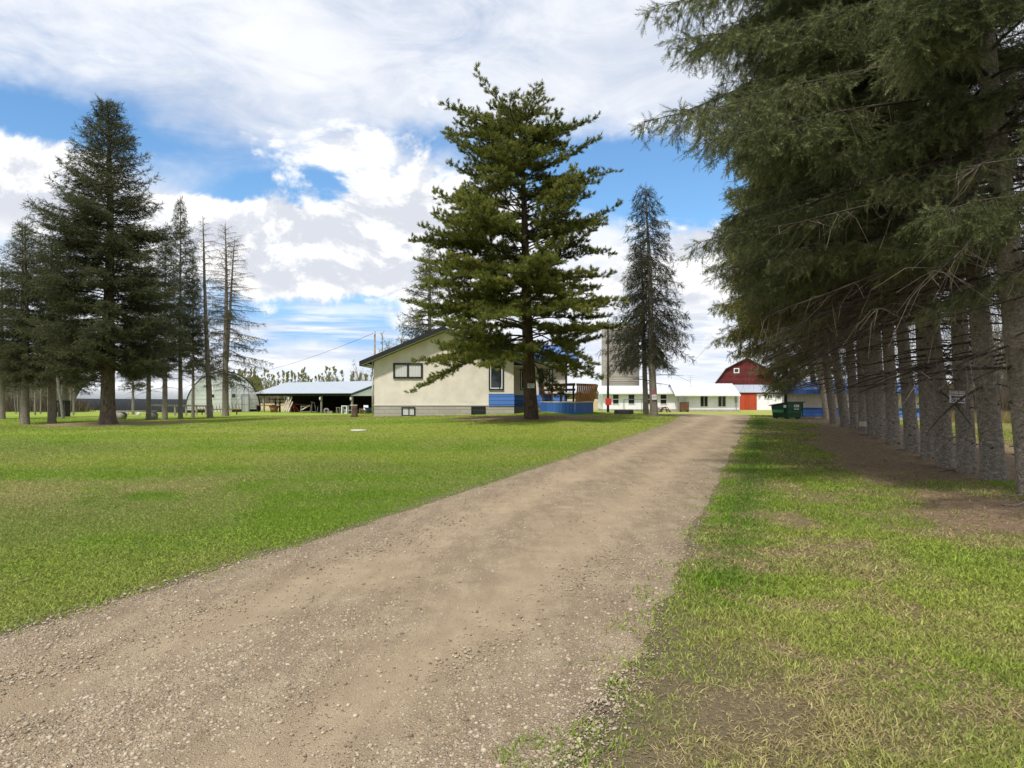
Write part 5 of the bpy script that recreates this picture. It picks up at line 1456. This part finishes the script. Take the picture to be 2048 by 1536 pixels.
sh('rail', MB().box(-Ls, shed_x(580), dz_-.3, dz_-.22, .85, .98), 'wood_dark')

# things stored in and before the open shed
def at_shed(u, back): x, y = shed_xy(u, back); return (x, y, hz(x, y))
for i, (u, tilt, L, lab) in enumerate(((563, .40, 1.9, 'left end'), (567, .42, 2.2, 'second'), (572, .34, 1.9, 'third'), (576, .36, 1.35, 'short'))):
    o = at_shed(u, -.45)
    t_ = thing('plank', ('longest pale plank leaning at the shed post', 'pale plank leaning on the left side of the leaning planks', 'pale plank leaning closest behind the longest one', 'short pale plank leaning beside the red tripod')[(1, 0, 2, 3)[i]], 'plank', o, -.1, 'planks leaning at the shed')
    MB().bar((0, 0, .02), (L*sin(tilt), .18, L*cos(tilt)), .14, .045, up=(0, 1, 0)).build('board', M['wood_pale'], t_)
    MB().bar((.02+L*sin(tilt)*.5-.07, .06, L*cos(tilt)*.5), (L*sin(tilt)*.5+.09, .06, L*cos(tilt)*.5), .03).build('cleat', M['wood_grey'], t_)
o = at_shed(584, .3)
t_ = thing('auger_stand', 'dull red steel tripod under the shed roof beside leaning planks', 'stand', o)
for a in (0, 1.3, 2.5, 3.9, 5.0): MB().bar((.62*cos(a)+.3, .5*sin(a), 0), (.0, 0, 1.2), .06).build('leg', M['red_steel'], t_)
MB().bar((0, 0, 1.0), (2.2, .2, .80), .07).build('arm', M['red_steel'], t_)
o = at_shed(548, -.7)
t_ = thing('barrel_tub', 'rusty brown and yellow tapered tub before the shed', 'tub', o)
mm = MB(); mm.tube([(0, 0, 0), (0, 0, .35), (0, 0, .72)], [.36, .45, .56], 16); mm.build('body', M['rust'], t_)
MB().tube([(0, 0, .70), (0, 0, .76)], [.60, .60], 16).build('rim', M['wood_brown'], t_)
o = at_shed(536, .6)
t_ = thing('workbench', 'rough wooden bench of beams at the open end of the shed', 'bench', o, -.3)
MB().box(-1.6, 1.0, -.3, .3, .72, .80).build('top', M['wood_brown'], t_)
for x in (-1.4, .8): MB().box(x-.08, x+.08, -.25, .25, 0, .72).build('leg', M['wood_dark'], t_)
o = at_shed(556, 1.4)
t_ = thing('timber_rack', 'dark upright rack holding sideways timbers at the open shed end', 'rack', o, -.3)
for x in (-.35, .25): MB().bar((x, 0, 0), (x, 0, 1.55), .16).build('upright', M['wood_dark'], t_)
for z, a_, b_ in ((1.52, -1.3, .9), (1.30, -.2, 1.3), (1.05, -.1, 1.1), (.82, -.8, 1.2)): MB().bar((a_, -.1, z), (b_, -.1, z), .10).build('timber', M['wood_pale' if z in (1.3, .82) else 'wood_brown'], t_)
o = at_shed(613, .6)
t_ = thing('sawhorse', 'grey wooden sawhorse with a slanting board in the shed', 'sawhorse', o, -.3)
MB().bar((-.75, 0, .72), (.75, 0, .72), .10).build('beam', M['wood_grey'], t_)
for x in (-.68, .62): 
    for y in (-.22, .22): MB().bar((x, y, 0), (x, y*.2, .70), .06).build('leg', M['wood_grey'], t_)
MB().bar((-.6, -.12, .30), (.55, -.12, .86), .05, .12).build('brace', M['wood_pale'], t_)
MB().bar((-.7, -.1, .12), (.65, -.1, .12), .06).build('stretcher', M['wood_grey'], t_)
o = at_shed(627, .3)
t_ = thing('steel_trestle', 'grey steel trestle with a bent top handle in the shed', 'trestle', o, -.3)
MB().tube([(-.25, 0, 0), (-.22, 0, 1.0), (-.10, 0, 1.2)], .035, 6).build('leg', M['grey_steel'], t_)
MB().tube([(.35, 0, 0), (.12, 0, 1.18), (-.35, 0, 1.22)], .035, 6).build('handle', M['grey_steel'], t_)
for x in (.45,): MB().tube([(x, .1, 0), (x+.05, .1, .75)], .03, 6).build('leg', M['grey_steel'], t_)
MB().bar((-.25, 0, .12), (.42, 0, .12), .05).build('foot_bar', M['grey_steel'], t_)
o = at_shed(653, -.1)
t_ = thing('tyre', 'pale dusty tyre lying upright at the shed edge', 'tyre', (o[0], o[1], o[2]+.27))
a = np.linspace(0, 2*pi, 19)
mm = MB(); mm.tube([(.24*cos(q_), .0, .24*sin(q_)) for q_ in a], .085, 8, False); mm.build('rubber', M['stone_round'], t_)
MB().tube([(0, -.06, 0), (0, .06, 0)], .15, 14).build('rim', M['dark_steel'], t_)
o = at_shed(660, -.05)
t_ = thing('log_block', 'short pale wood block beside the tyre in the shed', 'wood block', o); MB().box(-.28, .28, -.2, .2, 0, .22).build('block', M['wood_grey'], t_); MB().box(-.3, .3, -.05, .05, .221, .30).build('offcut', M['wood_brown'], t_)
o = at_shed(678, .5)
t_ = thing('stool', 'small brown wooden stool standing in the dark shed', 'stool', o, -.3)
MB().box(-.26, .26, -.2, .2, .62, .67).build('seat', M['wood_grey'], t_)
for x in (-.2, .2):
    for y in (-.15, .15): MB().bar((x*1.2, y, 0), (x, y, .619), .07).build('leg', M['wood_grey'], t_)
o = at_shed(691, .2)
t_ = thing('cabinet_frame', 'pale painted cupboard frame standing in the shed', 'cupboard', o, -.3)
MB().box(-.36, .30, -.25, .25, .80, .88).build('top', M['white_trim'], t_)
for x in (-.33, .25): MB().box(x-.05, x+.05, -.24, .24, 0, .80).build('side', M['white_trim'], t_)
MB().box(-.1, .08, -.1, .1, 0, .45).build('jug', M['white_trim'], t_)
o = at_shed(702, .5)
t_ = thing('trailer_frame', 'low grey steel frame lying behind the near shed post', 'frame', o, -.3)
for y in (-.3, .3): MB().bar((-.8, y, .36), (.9, y, .36), .10).build('beam', M['grey_steel'], t_)
for x in (-.7, .8): MB().bar((x, -.3, .36), (x, .3, .36), .08).build('crossbar', M['grey_steel'], t_)
for x in (-.7, .8): MB().bar((x, 0, 0), (x, 0, .31), .10).build('leg', M['grey_steel'], t_)
MB().bar((.2, 0, .4), (.5, 0, .95), .08).build('lever', M['grey_steel'], t_)
o = at_shed(726, 1.2)
t_ = thing('wooden_crate', 'brown wooden crate among junk at the shed gable end', 'crate', o, .2)
m = MB()
for z in (.05, .25, .45): m.box(-.4, .4, -.32, -.29, z, z+.15)
m.box(-.4, .4, .29, .32, .05, .6); m.box(-.4, -.37, -.289, .289, .05, .6); m.box(.37, .4, -.289, .289, .05, .6); m.box(-.36, .36, -.28, .28, .02, .05); m.build('slats', M['wood_brown'], t_)
for x in (-.36, .36): MB().box(x-.03, x+.03, -.345, -.321, 0, .62).build('corner_post', M['wood_grey'], t_)
o = at_shed(733, .6)
t_ = thing('camp_chair', 'grey folding chair with thin legs at the shed gable end', 'chair', o, .4)
MB().box(-.25, .25, -.25, .25, .40, .44).build('seat', M['white'], t_)
MB().slab([(-.25, .22, .44), (.25, .22, .44), (.25, .34, .92), (-.25, .34, .92)], .03).build('backrest', M['white'], t_)
for x in (-.22, .22):
    for y in (-.22, .22): MB().bar((x, y, 0), (x, y, .399), .035).build('leg', M['grey_steel'], t_)
o = at_shed(740, .4)
t_ = thing('wheelbarrow', 'dark blue wheelbarrow leaning at the shed gable end', 'wheelbarrow', o, .5)
mm = MB(); mm.add([(-.35,-.3,.35),(.35,-.22,.3),(.35,.22,.3),(-.35,.3,.35),(-.55,-.4,.70),(.55,-.34,.62),(.55,.34,.62),(-.55,.4,.70)], [(0,3,2,1),(0,1,5,4),(1,2,6,5),(2,3,7,6),(3,0,4,7)]); mm.build('tray', M['blue_tarp'], t_)
for y in (-.25, .25): MB().bar((.6, y*.3, .2), (-1.0, y*1.1, .5), .045).build('handle', M['wood_grey'], t_)
MB().tube([(.62, -.05, .2), (.62, .05, .2)], .2, 14).build('wheel', M['tyre'], t_)
for y in (-.25, .25): MB().bar((-.3, y, 0), (-.3, y, .36), .04).build('leg', M['dark_steel'], t_)

# stump with a dark pot in front of the shed, and the pale lid in the grass
o = ground_at(709, 834)
t_ = thing('tree_stump', 'dark mossy stump carrying a pale board near the house corner', 'stump', (o[0], o[1], o[2]-.02))
MB().tube([(0, 0, 0), (0, 0, .12), (.01, 0, .5), (0, 0, .66)], [.26, .19, .165, .17], 12).build('trunk', M['bark_pine'], t_)
MB().box(-.24, .16, -.10, .10, .665, .71).build('board', M['wood_pale'], t_)
o = ground_at(718, 862)
t_ = tag(MB().tube([(0, 0, 0), (0, 0, .02), (0, 0, .05), (0, 0, .055)], [.27, .29, .28, .05], 20).build('septic_lid', M['concrete_pale'], None, 0, (o[0], o[1], o[2]-.01)), 'flat pale concrete lid set in the lawn', 'lid')

# stone and board bench behind the thick spruce
o = ground_at(205, 842)
t_ = thing('stone_bench', 'board seat on round stones behind the thick spruce trunk', 'bench', (o[0], o[1]+2.5, o[2]))
MB().box(-.75, 1.8, -.22, .22, .44, .52).build('seat', M['wood_grey'], t_)
for x in (-.35, 1.5):
    mm = MB(); mm.tube([(x, 0, -.05), (x, 0, .08), (x, 0, .25), (x, 0, .40), (x, 0, .438)], [.20, .30, .33, .27, .15], 10); mm.build('stone', M['stone_round'], t_)
for i, (u, v, r_, lab) in enumerate(((252, 830, .22, 'pale stone block beside the slim far trunk, on the grass'), (277, 831, .17, 'small pale stone on the grass between two slim trunks'))):
    o = ground_at(u, v)
    mm = MB(); mm.tube([(0, 0, -.05), (0, 0, .1*r_/.22), (.02, 0, .3*r_/.22), (0, 0, .42*r_/.22)], [r_, r_*1.2, r_, r_*.5], 9)
    tag(mm.build('field_stone', M['concrete_pale'], None, 0, (o[0], o[1], o[2])), lab, 'stone')

# ------------------------------------------------------------------ white barn at the end of the drive
bY = 88.0
bx = lambda u, Y=bY: (u-CU)/F*Y
bz = lambda v, Y=bY: EYE-(v-HV)/F*Y
barn = thing('white_barn', 'long low white barn with ribbed white roofs at the end of the drive', 'barn', (0, 0, 0))
xl, xm, xr_ = bx(1206), bx(1353), bx(1478, 86)
MB().box(xl, xm, bY, bY+5, -.05, bz(784.5)).build('wall', M['white'], barn)
MB().box(xl-.02, xm, bY-.03, bY+5, -.8, -.055).build('foundation', M['concrete'], barn)
m = MB(); ze = bz(785, 87.4); zr = bz(771.5, 90.5)
m.slab([(xl-.6, 87.4, ze), (xm-.02, 87.4, ze), (xm-.02, 90.5, zr), (xl-.6, 90.5, zr)], .05)
m.slab([(xl-.6, 90.5, zr), (xm-.02, 90.5, zr), (xm-.02, 93.6, ze), (xl-.6, 93.6, ze)], .05); m.build('roof', M['white_roof'], barn)
MB().box(xl-.6, xm-.05, 87.36, 87.398, ze-.20, ze-.01).build('fascia', M['white_trim'], barn)
m = MB(); m.prism([(87.5, ze-.1), (93.5, ze-.1), (90.5, zr-.08)], xl, xl+.06); q = m.build('gable', M['white'], barn); q.data.transform(SW); q.data.flip_normals()
for u0, u1 in ((1225, 1238), (1256, 1269.5), (1289, 1301), (1320, 1333.5)):
    window(barn, bx(u0), bx(u1), bz(808.5), bz(788), bY, 'white_trim', .06, [('h', bz(798.5), .09)])
rY = 86.0
MB().box(bx(1378, rY), xr_, rY, rY+6, -.05, bz(789, rY)).build('wall', M['white'], barn)
MB().box(bx(1378, rY)-.02, xr_+.02, rY-.03, rY+5.9, -.8, -.055).build('foundation', M['concrete'], barn)
MB().box(xm+.003, bx(1378, rY)-.003, bY-.6, bY+3, -.3, bz(787)).build('porch_wall', M['white'], barn)
m = MB(); ze2 = bz(789.5, 85.2); zr2 = bz(767, 89.5); x0, x1 = bx(1350, 85.2), bx(1481.5, 85.2)
m.slab([(x0, 85.2, ze2), (x1, 85.2, ze2), (x1+.3, 89.5, zr2), (x0+.3, 89.5, zr2)], .06)
m.slab([(x0+.3, 89.5, zr2), (x1+.3, 89.5, zr2), (x1+.3, 93.5, ze2), (x0+.3, 93.5, ze2)], .06); m.build('roof', M['white_roof'], barn)
MB().box(x0, x1, 85.15, 85.198, ze2-.16, ze2-.005).build('fascia', M['white_trim'], barn)
m = MB(); m.prism([(rY, ze2-.1), (rY+7.4, ze2-.1), (89.5, zr2-.1)], xr_-.05, xr_+.01); q = m.build('gable', M['white'], barn); q.data.transform(SW); q.data.flip_normals()
for u0, u1 in ((1400, 1416), (1435.5, 1452)):
    window(barn, bx(u0, rY), bx(u1, rY), bz(814, rY), bz(791, rY), rY, 'white_trim', .05, [('v', bx((u0+u1)/2, rY), .05)])
MB().bar((bx(1356, 85.6), 85.6, -.3), (bx(1356, 85.6), 85.6, ze2-.08), .13).build('porch_post', M['wood_grey'], barn)
MB().box(bx(1470, rY), bx(1474, rY), rY-.14, rY-.002, bz(805, rY), bz(793, rY)).build('meter_box', M['grey_steel'], barn)
MB().tube([(bx(1472, rY), rY-.07, bz(805, rY)), (bx(1472, rY), rY-.07, -.05)], .035, 6).build('conduit', M['grey_steel'], barn)
MB().tube([(bx(1381, 88), 88, 2.6), (bx(1381, 88), 88, 4.2)], .02, 5).build('antenna', M['grey_steel'], barn)
m = MB(); [m.bar((bx(1381, 88)-w_, 88, z_), (bx(1381, 88)+w_, 88, z_), .025) for w_, z_ in ((.5, 4.15), (.4, 3.9), (.3, 3.65))]; m.build('antenna_rods', M['grey_steel'], barn)
# boiler box and clutter by the porch
o = (bx(1368.5, 84.6), 84.6, hz(bx(1368.5, 84.6), 84.6))
t_ = thing('wood_cabinet', 'brown wooden cabinet standing by the white barn porch', 'cabinet', o)
MB().box(-.5, .5, -.3, .3, .15, 1.12).build('body', M['wood_brown'], t_); MB().box(-.54, .54, -.34, .34, 1.121, 1.17).build('top', M['wood_dark'], t_)
for x in (-.245, .245): MB().box(x-.225, x+.225, -.325, -.301, .2, 1.08).build('door', M['wood_brown'], t_)
for x in (-.42, .42): MB().box(x-.05, x+.05, -.28, .28, 0, .149).build('leg', M['wood_dark'], t_)
o = ground_at(1322, 824)
t_ = thing('scrap_rack', 'twisted brown branches and scrap in front of the white barn', 'scrap', (o[0], o[1]-1, o[2]))
rg = np.random.default_rng(3)
for i in range(9):
    a = rg.uniform(-1.2, 1.2, 2); MB().tube([(a[0], rg.uniform(-.4, .4), .02), (a[0]*.5+.1, 0, rg.uniform(.25, .6)), (a[1], rg.uniform(-.3, .3), rg.uniform(.1, .9))], [.05, .045, .03], 6).build('stick', M['wood_brown'], t_)
# swing frame and low trailer
o = ground_at(1258, 824)
t_ = thing('hay_rack', 'thin dark steel frame standing before the barn windows', 'frame', (o[0], o[1]-3, o[2]))
for x in (-1.05, 1.05):
    for y in (-.4, .4): MB().tube([(x*1.05, y*1.6, 0), (x, y, 1.55)], .028, 6).build('leg', M['dark_steel'], t_)
MB().tube([(-1.05, -.4, 1.55), (1.05, -.4, 1.55)], .028, 6).build('top_bar', M['dark_steel'], t_); MB().tube([(-1.05, .4, 1.55), (1.05, .4, 1.55)], .028, 6).build('top_bar', M['dark_steel'], t_)
MB().box(-.85, 1.0, -.35, .35, .16, .24).build('tray', M['dark_steel'], t_)
o = ground_at(1237, 826)
t_ = thing('fire_ring', 'low black steel ring on the grass before the barn', 'fire ring', (o[0], o[1]-2, o[2]))
MB().tube([(0, 0, 0), (0, 0, .22)], .55, 18, False).build('ring', M['dark_steel'], t_); MB().tube([(0, 0, .02), (0, 0, .12)], .53, 18).build('ash', M['concrete'], t_)

# ------------------------------------------------------------------ red barn, its lean-to, the silo
gY = 114.0; gx = lambda u: (u-1493.5)/F*gY/cos(R(18.5)); gz = lambda v: EYE-(v-HV)/F*gY
rb = thing('red_barn', 'dark red gambrel barn with white window in the gable', 'barn', ((1493.5-CU)/F*gY, gY, 0), -R(18.5))
poly = [(gx(1437), gz(766)), (gx(1456), gz(738)), (gx(1493.5), gz(716)), (gx(1531), gz(738)), (gx(1550), gz(766))]
m = MB(); m.prism([(gx(1437), -.6)]+poly+[(gx(1550), -.6)], 0, 16); m.build('wall', M['red_board'], rb)
rf = MB()
out = [(x*1.03, z+.14) for x, z in poly]; out[0] = (out[0][0]-.3, out[0][1]-.45); out[-1] = (out[-1][0]+.3, out[-1][1]-.45)
for (xa, za), (xb, zb_) in zip(out[:-1], out[1:]):
    rf.slab([(xa, -.4, za), (xb, -.4, zb_), (xb, 16.4, zb_), (xa, 16.4, za)], .10)
rf.build('roof', M['metal_roof'], rb)
window(rb, gx(1470), gx(1480), gz(746), gz(736), 0, 'white_trim', .13)
lt = thing('lean_to', 'pale lean-to with orange red door joining the white and red barns', 'shed', (0, 0, 0))
lY = 96.0; lx = lambda u: (u-CU)/F*lY; lz = lambda v: EYE-(v-HV)/F*lY
MB().box(lx(1478), lx(1566), lY, lY+6, -.5, lz(786)).build('wall', M['white'], lt)
MB().box(lx(1478), lx(1568), lY-.05, lY-.003, lz(788), lz(784)).build('trim_board', M['red_steel'], lt)
MB().box(lx(1479), lx(1513), lY-.09, lY-.055, -.45, lz(788)).build('door', M['red_door'], lt)
MB().box(lx(1513), lx(1566), lY-.06, lY-.004, -.7, lz(820)).build('foundation', M['concrete'], lt)
m = MB(); m.slab([(lx(1478), lY-.3, lz(784.5)), (lx(1568), lY-.3, lz(784.5)), (lx(1568), lY+6, lz(768)), (lx(1478), lY+6, lz(768))], .06); m.build('roof', M['metal_roof'], lt)
window(lt, lx(1534), lx(1545), lz(798), lz(788.5), lY, 'white_trim', .08, [('v', lx(1539.5), .07)])
silo = thing('silo', 'tall grey concrete stave silo behind the white barn', 'silo', ((1246-CU)/F*105, 105, -.6))
rs = 32*105/F
mm = MB(); ztop = EYE+(HV-652)/F*105+.6
mm.tube([(0, 0, z) for z in np.linspace(0, ztop, 26)], rs, 40); mm.build('wall', M['silo'], silo)
hp = MB()
for z in np.arange(.6, ztop, .75):
    n = len(hp.v); a = np.linspace(0, 2*pi, 41)
    hp.tube([(rs*1.004*cos(q_), rs*1.004*sin(q_), z) for q_ in a], .022, 5, False)
hp.build('hoop', M['rust'], silo)
mm = MB(); mm.tube([(0, 0, ztop+.001+1.6*sin(a)) for a in np.linspace(0, pi/2*.97, 8)], [rs*1.01*cos(a) for a in np.linspace(0, pi/2*.97, 8)], 40); mm.build('roof', M['metal_roof'], silo)
MB().box(-rs-.75, -rs-.02, -.45, .45, .5, ztop).build('chute', M['concrete'], silo)

# ------------------------------------------------------------------ garage behind the row
G0 = ground_at(1570, 834.5); gY2 = G0[1]; ga = R(20)
gg = thing('garage', 'cream garage with blue roof edge and blue board base behind the spruces', 'garage', ((1569-CU)/F*gY2, gY2, 0), -ga)
qz = lambda v: EYE-(v-HV)/F*gY2
xg1 = 7.0
MB().box(0, xg1, 0, 7, qz(815), qz(781.5)).build('wall', M['stucco'], gg)
MB().box(0, xg1+.01, -.03, 6.99, qz(832.5), qz(815)-.003).build('siding', M['blue_board'], gg)
MB().box(-.02, xg1+.02, -.05, 6.98, -.9, qz(832.5)-.003).build('foundation', M['concrete'], gg)
m = MB(); zf_, zk_ = qz(781)+.05, qz(765)+.1
m.slab([(-.15, -.6, zf_), (xg1+.5, -.6, zf_), (xg1+.5, 3.5, zk_), (-.15, 3.5, zk_)], .06)
m.slab([(-.15, 3.5, zk_), (xg1+.5, 3.5, zk_), (xg1+.5, 7.6, zf_), (-.15, 7.6, zf_)], .06); m.build('roof', M['blue_roof'], gg)
MB().box(-.15, xg1+.5, -.64, -.602, zf_-.24, zf_-.01).build('fascia', M['blue_plank'], gg)
MB().box(-.15, xg1+.5, -.60, -.002, zf_-.10, zf_-.07).build('soffit', M['soffit'], gg)
m = MB(); m.prism([(0, qz(781.5)), (7, qz(781.5)), (3.5, zk_-.1)], .01, .07); q = m.build('gable', M['stucco'], gg); q.data.transform(SW); q.data.flip_normals()
MB().box(-.02, .14, -.10, -.035, qz(832), qz(782)).build('corner_board', M['black_trim'], gg)

# waste container
o = ground_at(1576, 838.5)
dm = thing('waste_container', 'dark green steel waste container with sloping lid on the grass', 'dumpster', (o[0], o[1], o[2]+.0), R(28))
s_ = o[1]/F
wR, wL, hF, hB = 1.12, 1.12, 26.0*s_, 33*s_
# local: x along the right hand face, y back; the lid falls towards the left hand face
m = MB(); bl = .08
m.add([(bl*.6, bl, .08), (wR-bl*.4, bl, .08), (wR-bl*.4, wL-bl, .08), (bl*.6, wL-bl, .08), (0, 0, hB), (wR, 0, hB), (wR, wL, hF), (0, wL, hF)],
      [(0,3,2,1),(4,5,6,7),(0,1,5,4),(1,2,6,5),(2,3,7,6),(3,0,4,7)])
body = m.build('body', M['dumpster'], dm, .012)
m = MB()
for z in (.35, .62): m.box(.05, wR-.05, -.03, .05, z*hB+.02, z*hB+.075)
m.box(-.02, .03, -.02, .03, .1, hB-.02); m.box(wR-.03, wR+.02, -.02, .03, .1, hB-.02); m.build('rib', M['dumpster'], dm)
m = MB(); m.slab([(-.09, -.09, hB+.055), (wR+.09, -.09, hB+.055), (wR+.09, wL+.09, hF+.05), (-.09, wL+.09, hF+.05)], .045); m.build('lid', M['dumpster_lid'], dm, .01)
m = MB(); m.box(-.13, -.012, .25, .92, hF*.50, hF*.72); m.build('lifting_pocket', M['green_light'], dm)
for x in (.15, wR-.15):
    for y in (.2, wL-.2): MB().box(x-.06, x+.06, y-.1, y+.1, 0, .079).build('foot', M['dark_steel'], dm)
text(dm, 'A PLUS', .62, hB*.80, .17, 'sign_white', -.022, bold=.006, sx=.75)
text(dm, 'REFUSE', .62, hB*.64, .15, 'sign_white', -.022, bold=.006, sx=.75)
MB().box(-.03, -.012, .10, .26, hB*.70, hB*.86).build('sticker', M['sign_white'], dm)

# small black box on a post and the bench in the row
o = ground_at(1655, 829.5)
t_ = thing('feed_box', 'small black box on a short post among the leaning trunks', 'box', (o[0], o[1]-.2, o[2]))
MB().bar((0, 0, -.05), (0, 0, .32), .10).build('post', M['wood_dark'], t_)
m = MB(); m.add([(-.18,-.16,.32),(.18,-.16,.32),(.18,.16,.32),(-.18,.16,.32),(-.24,-.22,.56),(.24,-.22,.52),(.24,.22,.52),(-.24,.22,.56)], [(0,3,2,1),(4,5,6,7),(0,1,5,4),(1,2,6,5),(2,3,7,6),(3,0,4,7)]); m.build('box', M['dark_steel'], t_)
o = ground_at(1729, 867)
t_ = thing('plank_bench', 'weathered plank bench on stubby legs against the spruce trunks', 'bench', (o[0]-.02, o[1]-.35, o[2]), R(-34))
MB().box(-.30, .34, .06, .30, .36, .40).build('seat', M['wood_pale'], t_)
m = MB(); m.box(-.31, .36, -.02, .03, .25, .395); m.build('front_board', M['wood_pale'], t_, .004)
for x in (-.2, .22): MB().box(x-.07, x+.07, .0+.031, .24, -.02, .359).build('leg', M['wood_grey'], t_)

# ------------------------------------------------------------------ poles and wires
def pole(label, u, Y, vtop, r, mat='wood_grey', arm=False):
    X = (u-CU)/F*Y; z0 = hz(X, Y); zt = EYE-(vtop-HV)/F*Y
    p = thing('utility_pole', label, 'pole', (X, Y, z0))
    MB().tube([(0, 0, -.2), (0, 0, (zt-z0)*.5), (0, 0, zt-z0)], [r, r*.85, r*.7], 12).build('shaft', M[mat], p)
    return p, np.array((X, Y, zt))
p1, t1 = pole('bare wooden utility pole beside the left house corner', 749.5, 62, 663, .11)
MB().tube([(0, -.15, t1[2]-p1.location[2]-.3), (0, -.15, t1[2]-p1.location[2]-.12)], .05, 8).build('insulator', M['white_trim'], p1)
p2, t2 = pole('dark wooden yard pole with a red box before the white barn', 1216, 64, 648, .12, 'wood_dark')
MB().box(-.26, .26, -.42, -.145, EYE-(810-HV)/F*64-p2.location[2], EYE-(796.5-HV)/F*64-p2.location[2]).build('red_box', M['red_paint'], p2)
def wire(label, a, b, sag, r=.014):
    s = np.linspace(0, 1, 24)[:, None]; pts = np.array(a)+(np.array(b)-np.array(a))*s; pts[:, 2] -= sag*4*(s*(1-s))[:, 0]
    cc = pts[0].copy()
    tag(MB().tube(pts-cc, r, 5).build('power_line', M['dark_steel'], None, 0, tuple(cc)), label, 'wire')
wire('thin power line running left from the pole behind the house', t1-np.array((0, 0, .1)), P(505, 745, 120), .5, .016)
wire('thin power line sloping down to the white barn roof', t2-np.array((0, 0, .2)), (bx(1381, 88), 88, 3.4), .5, .016)
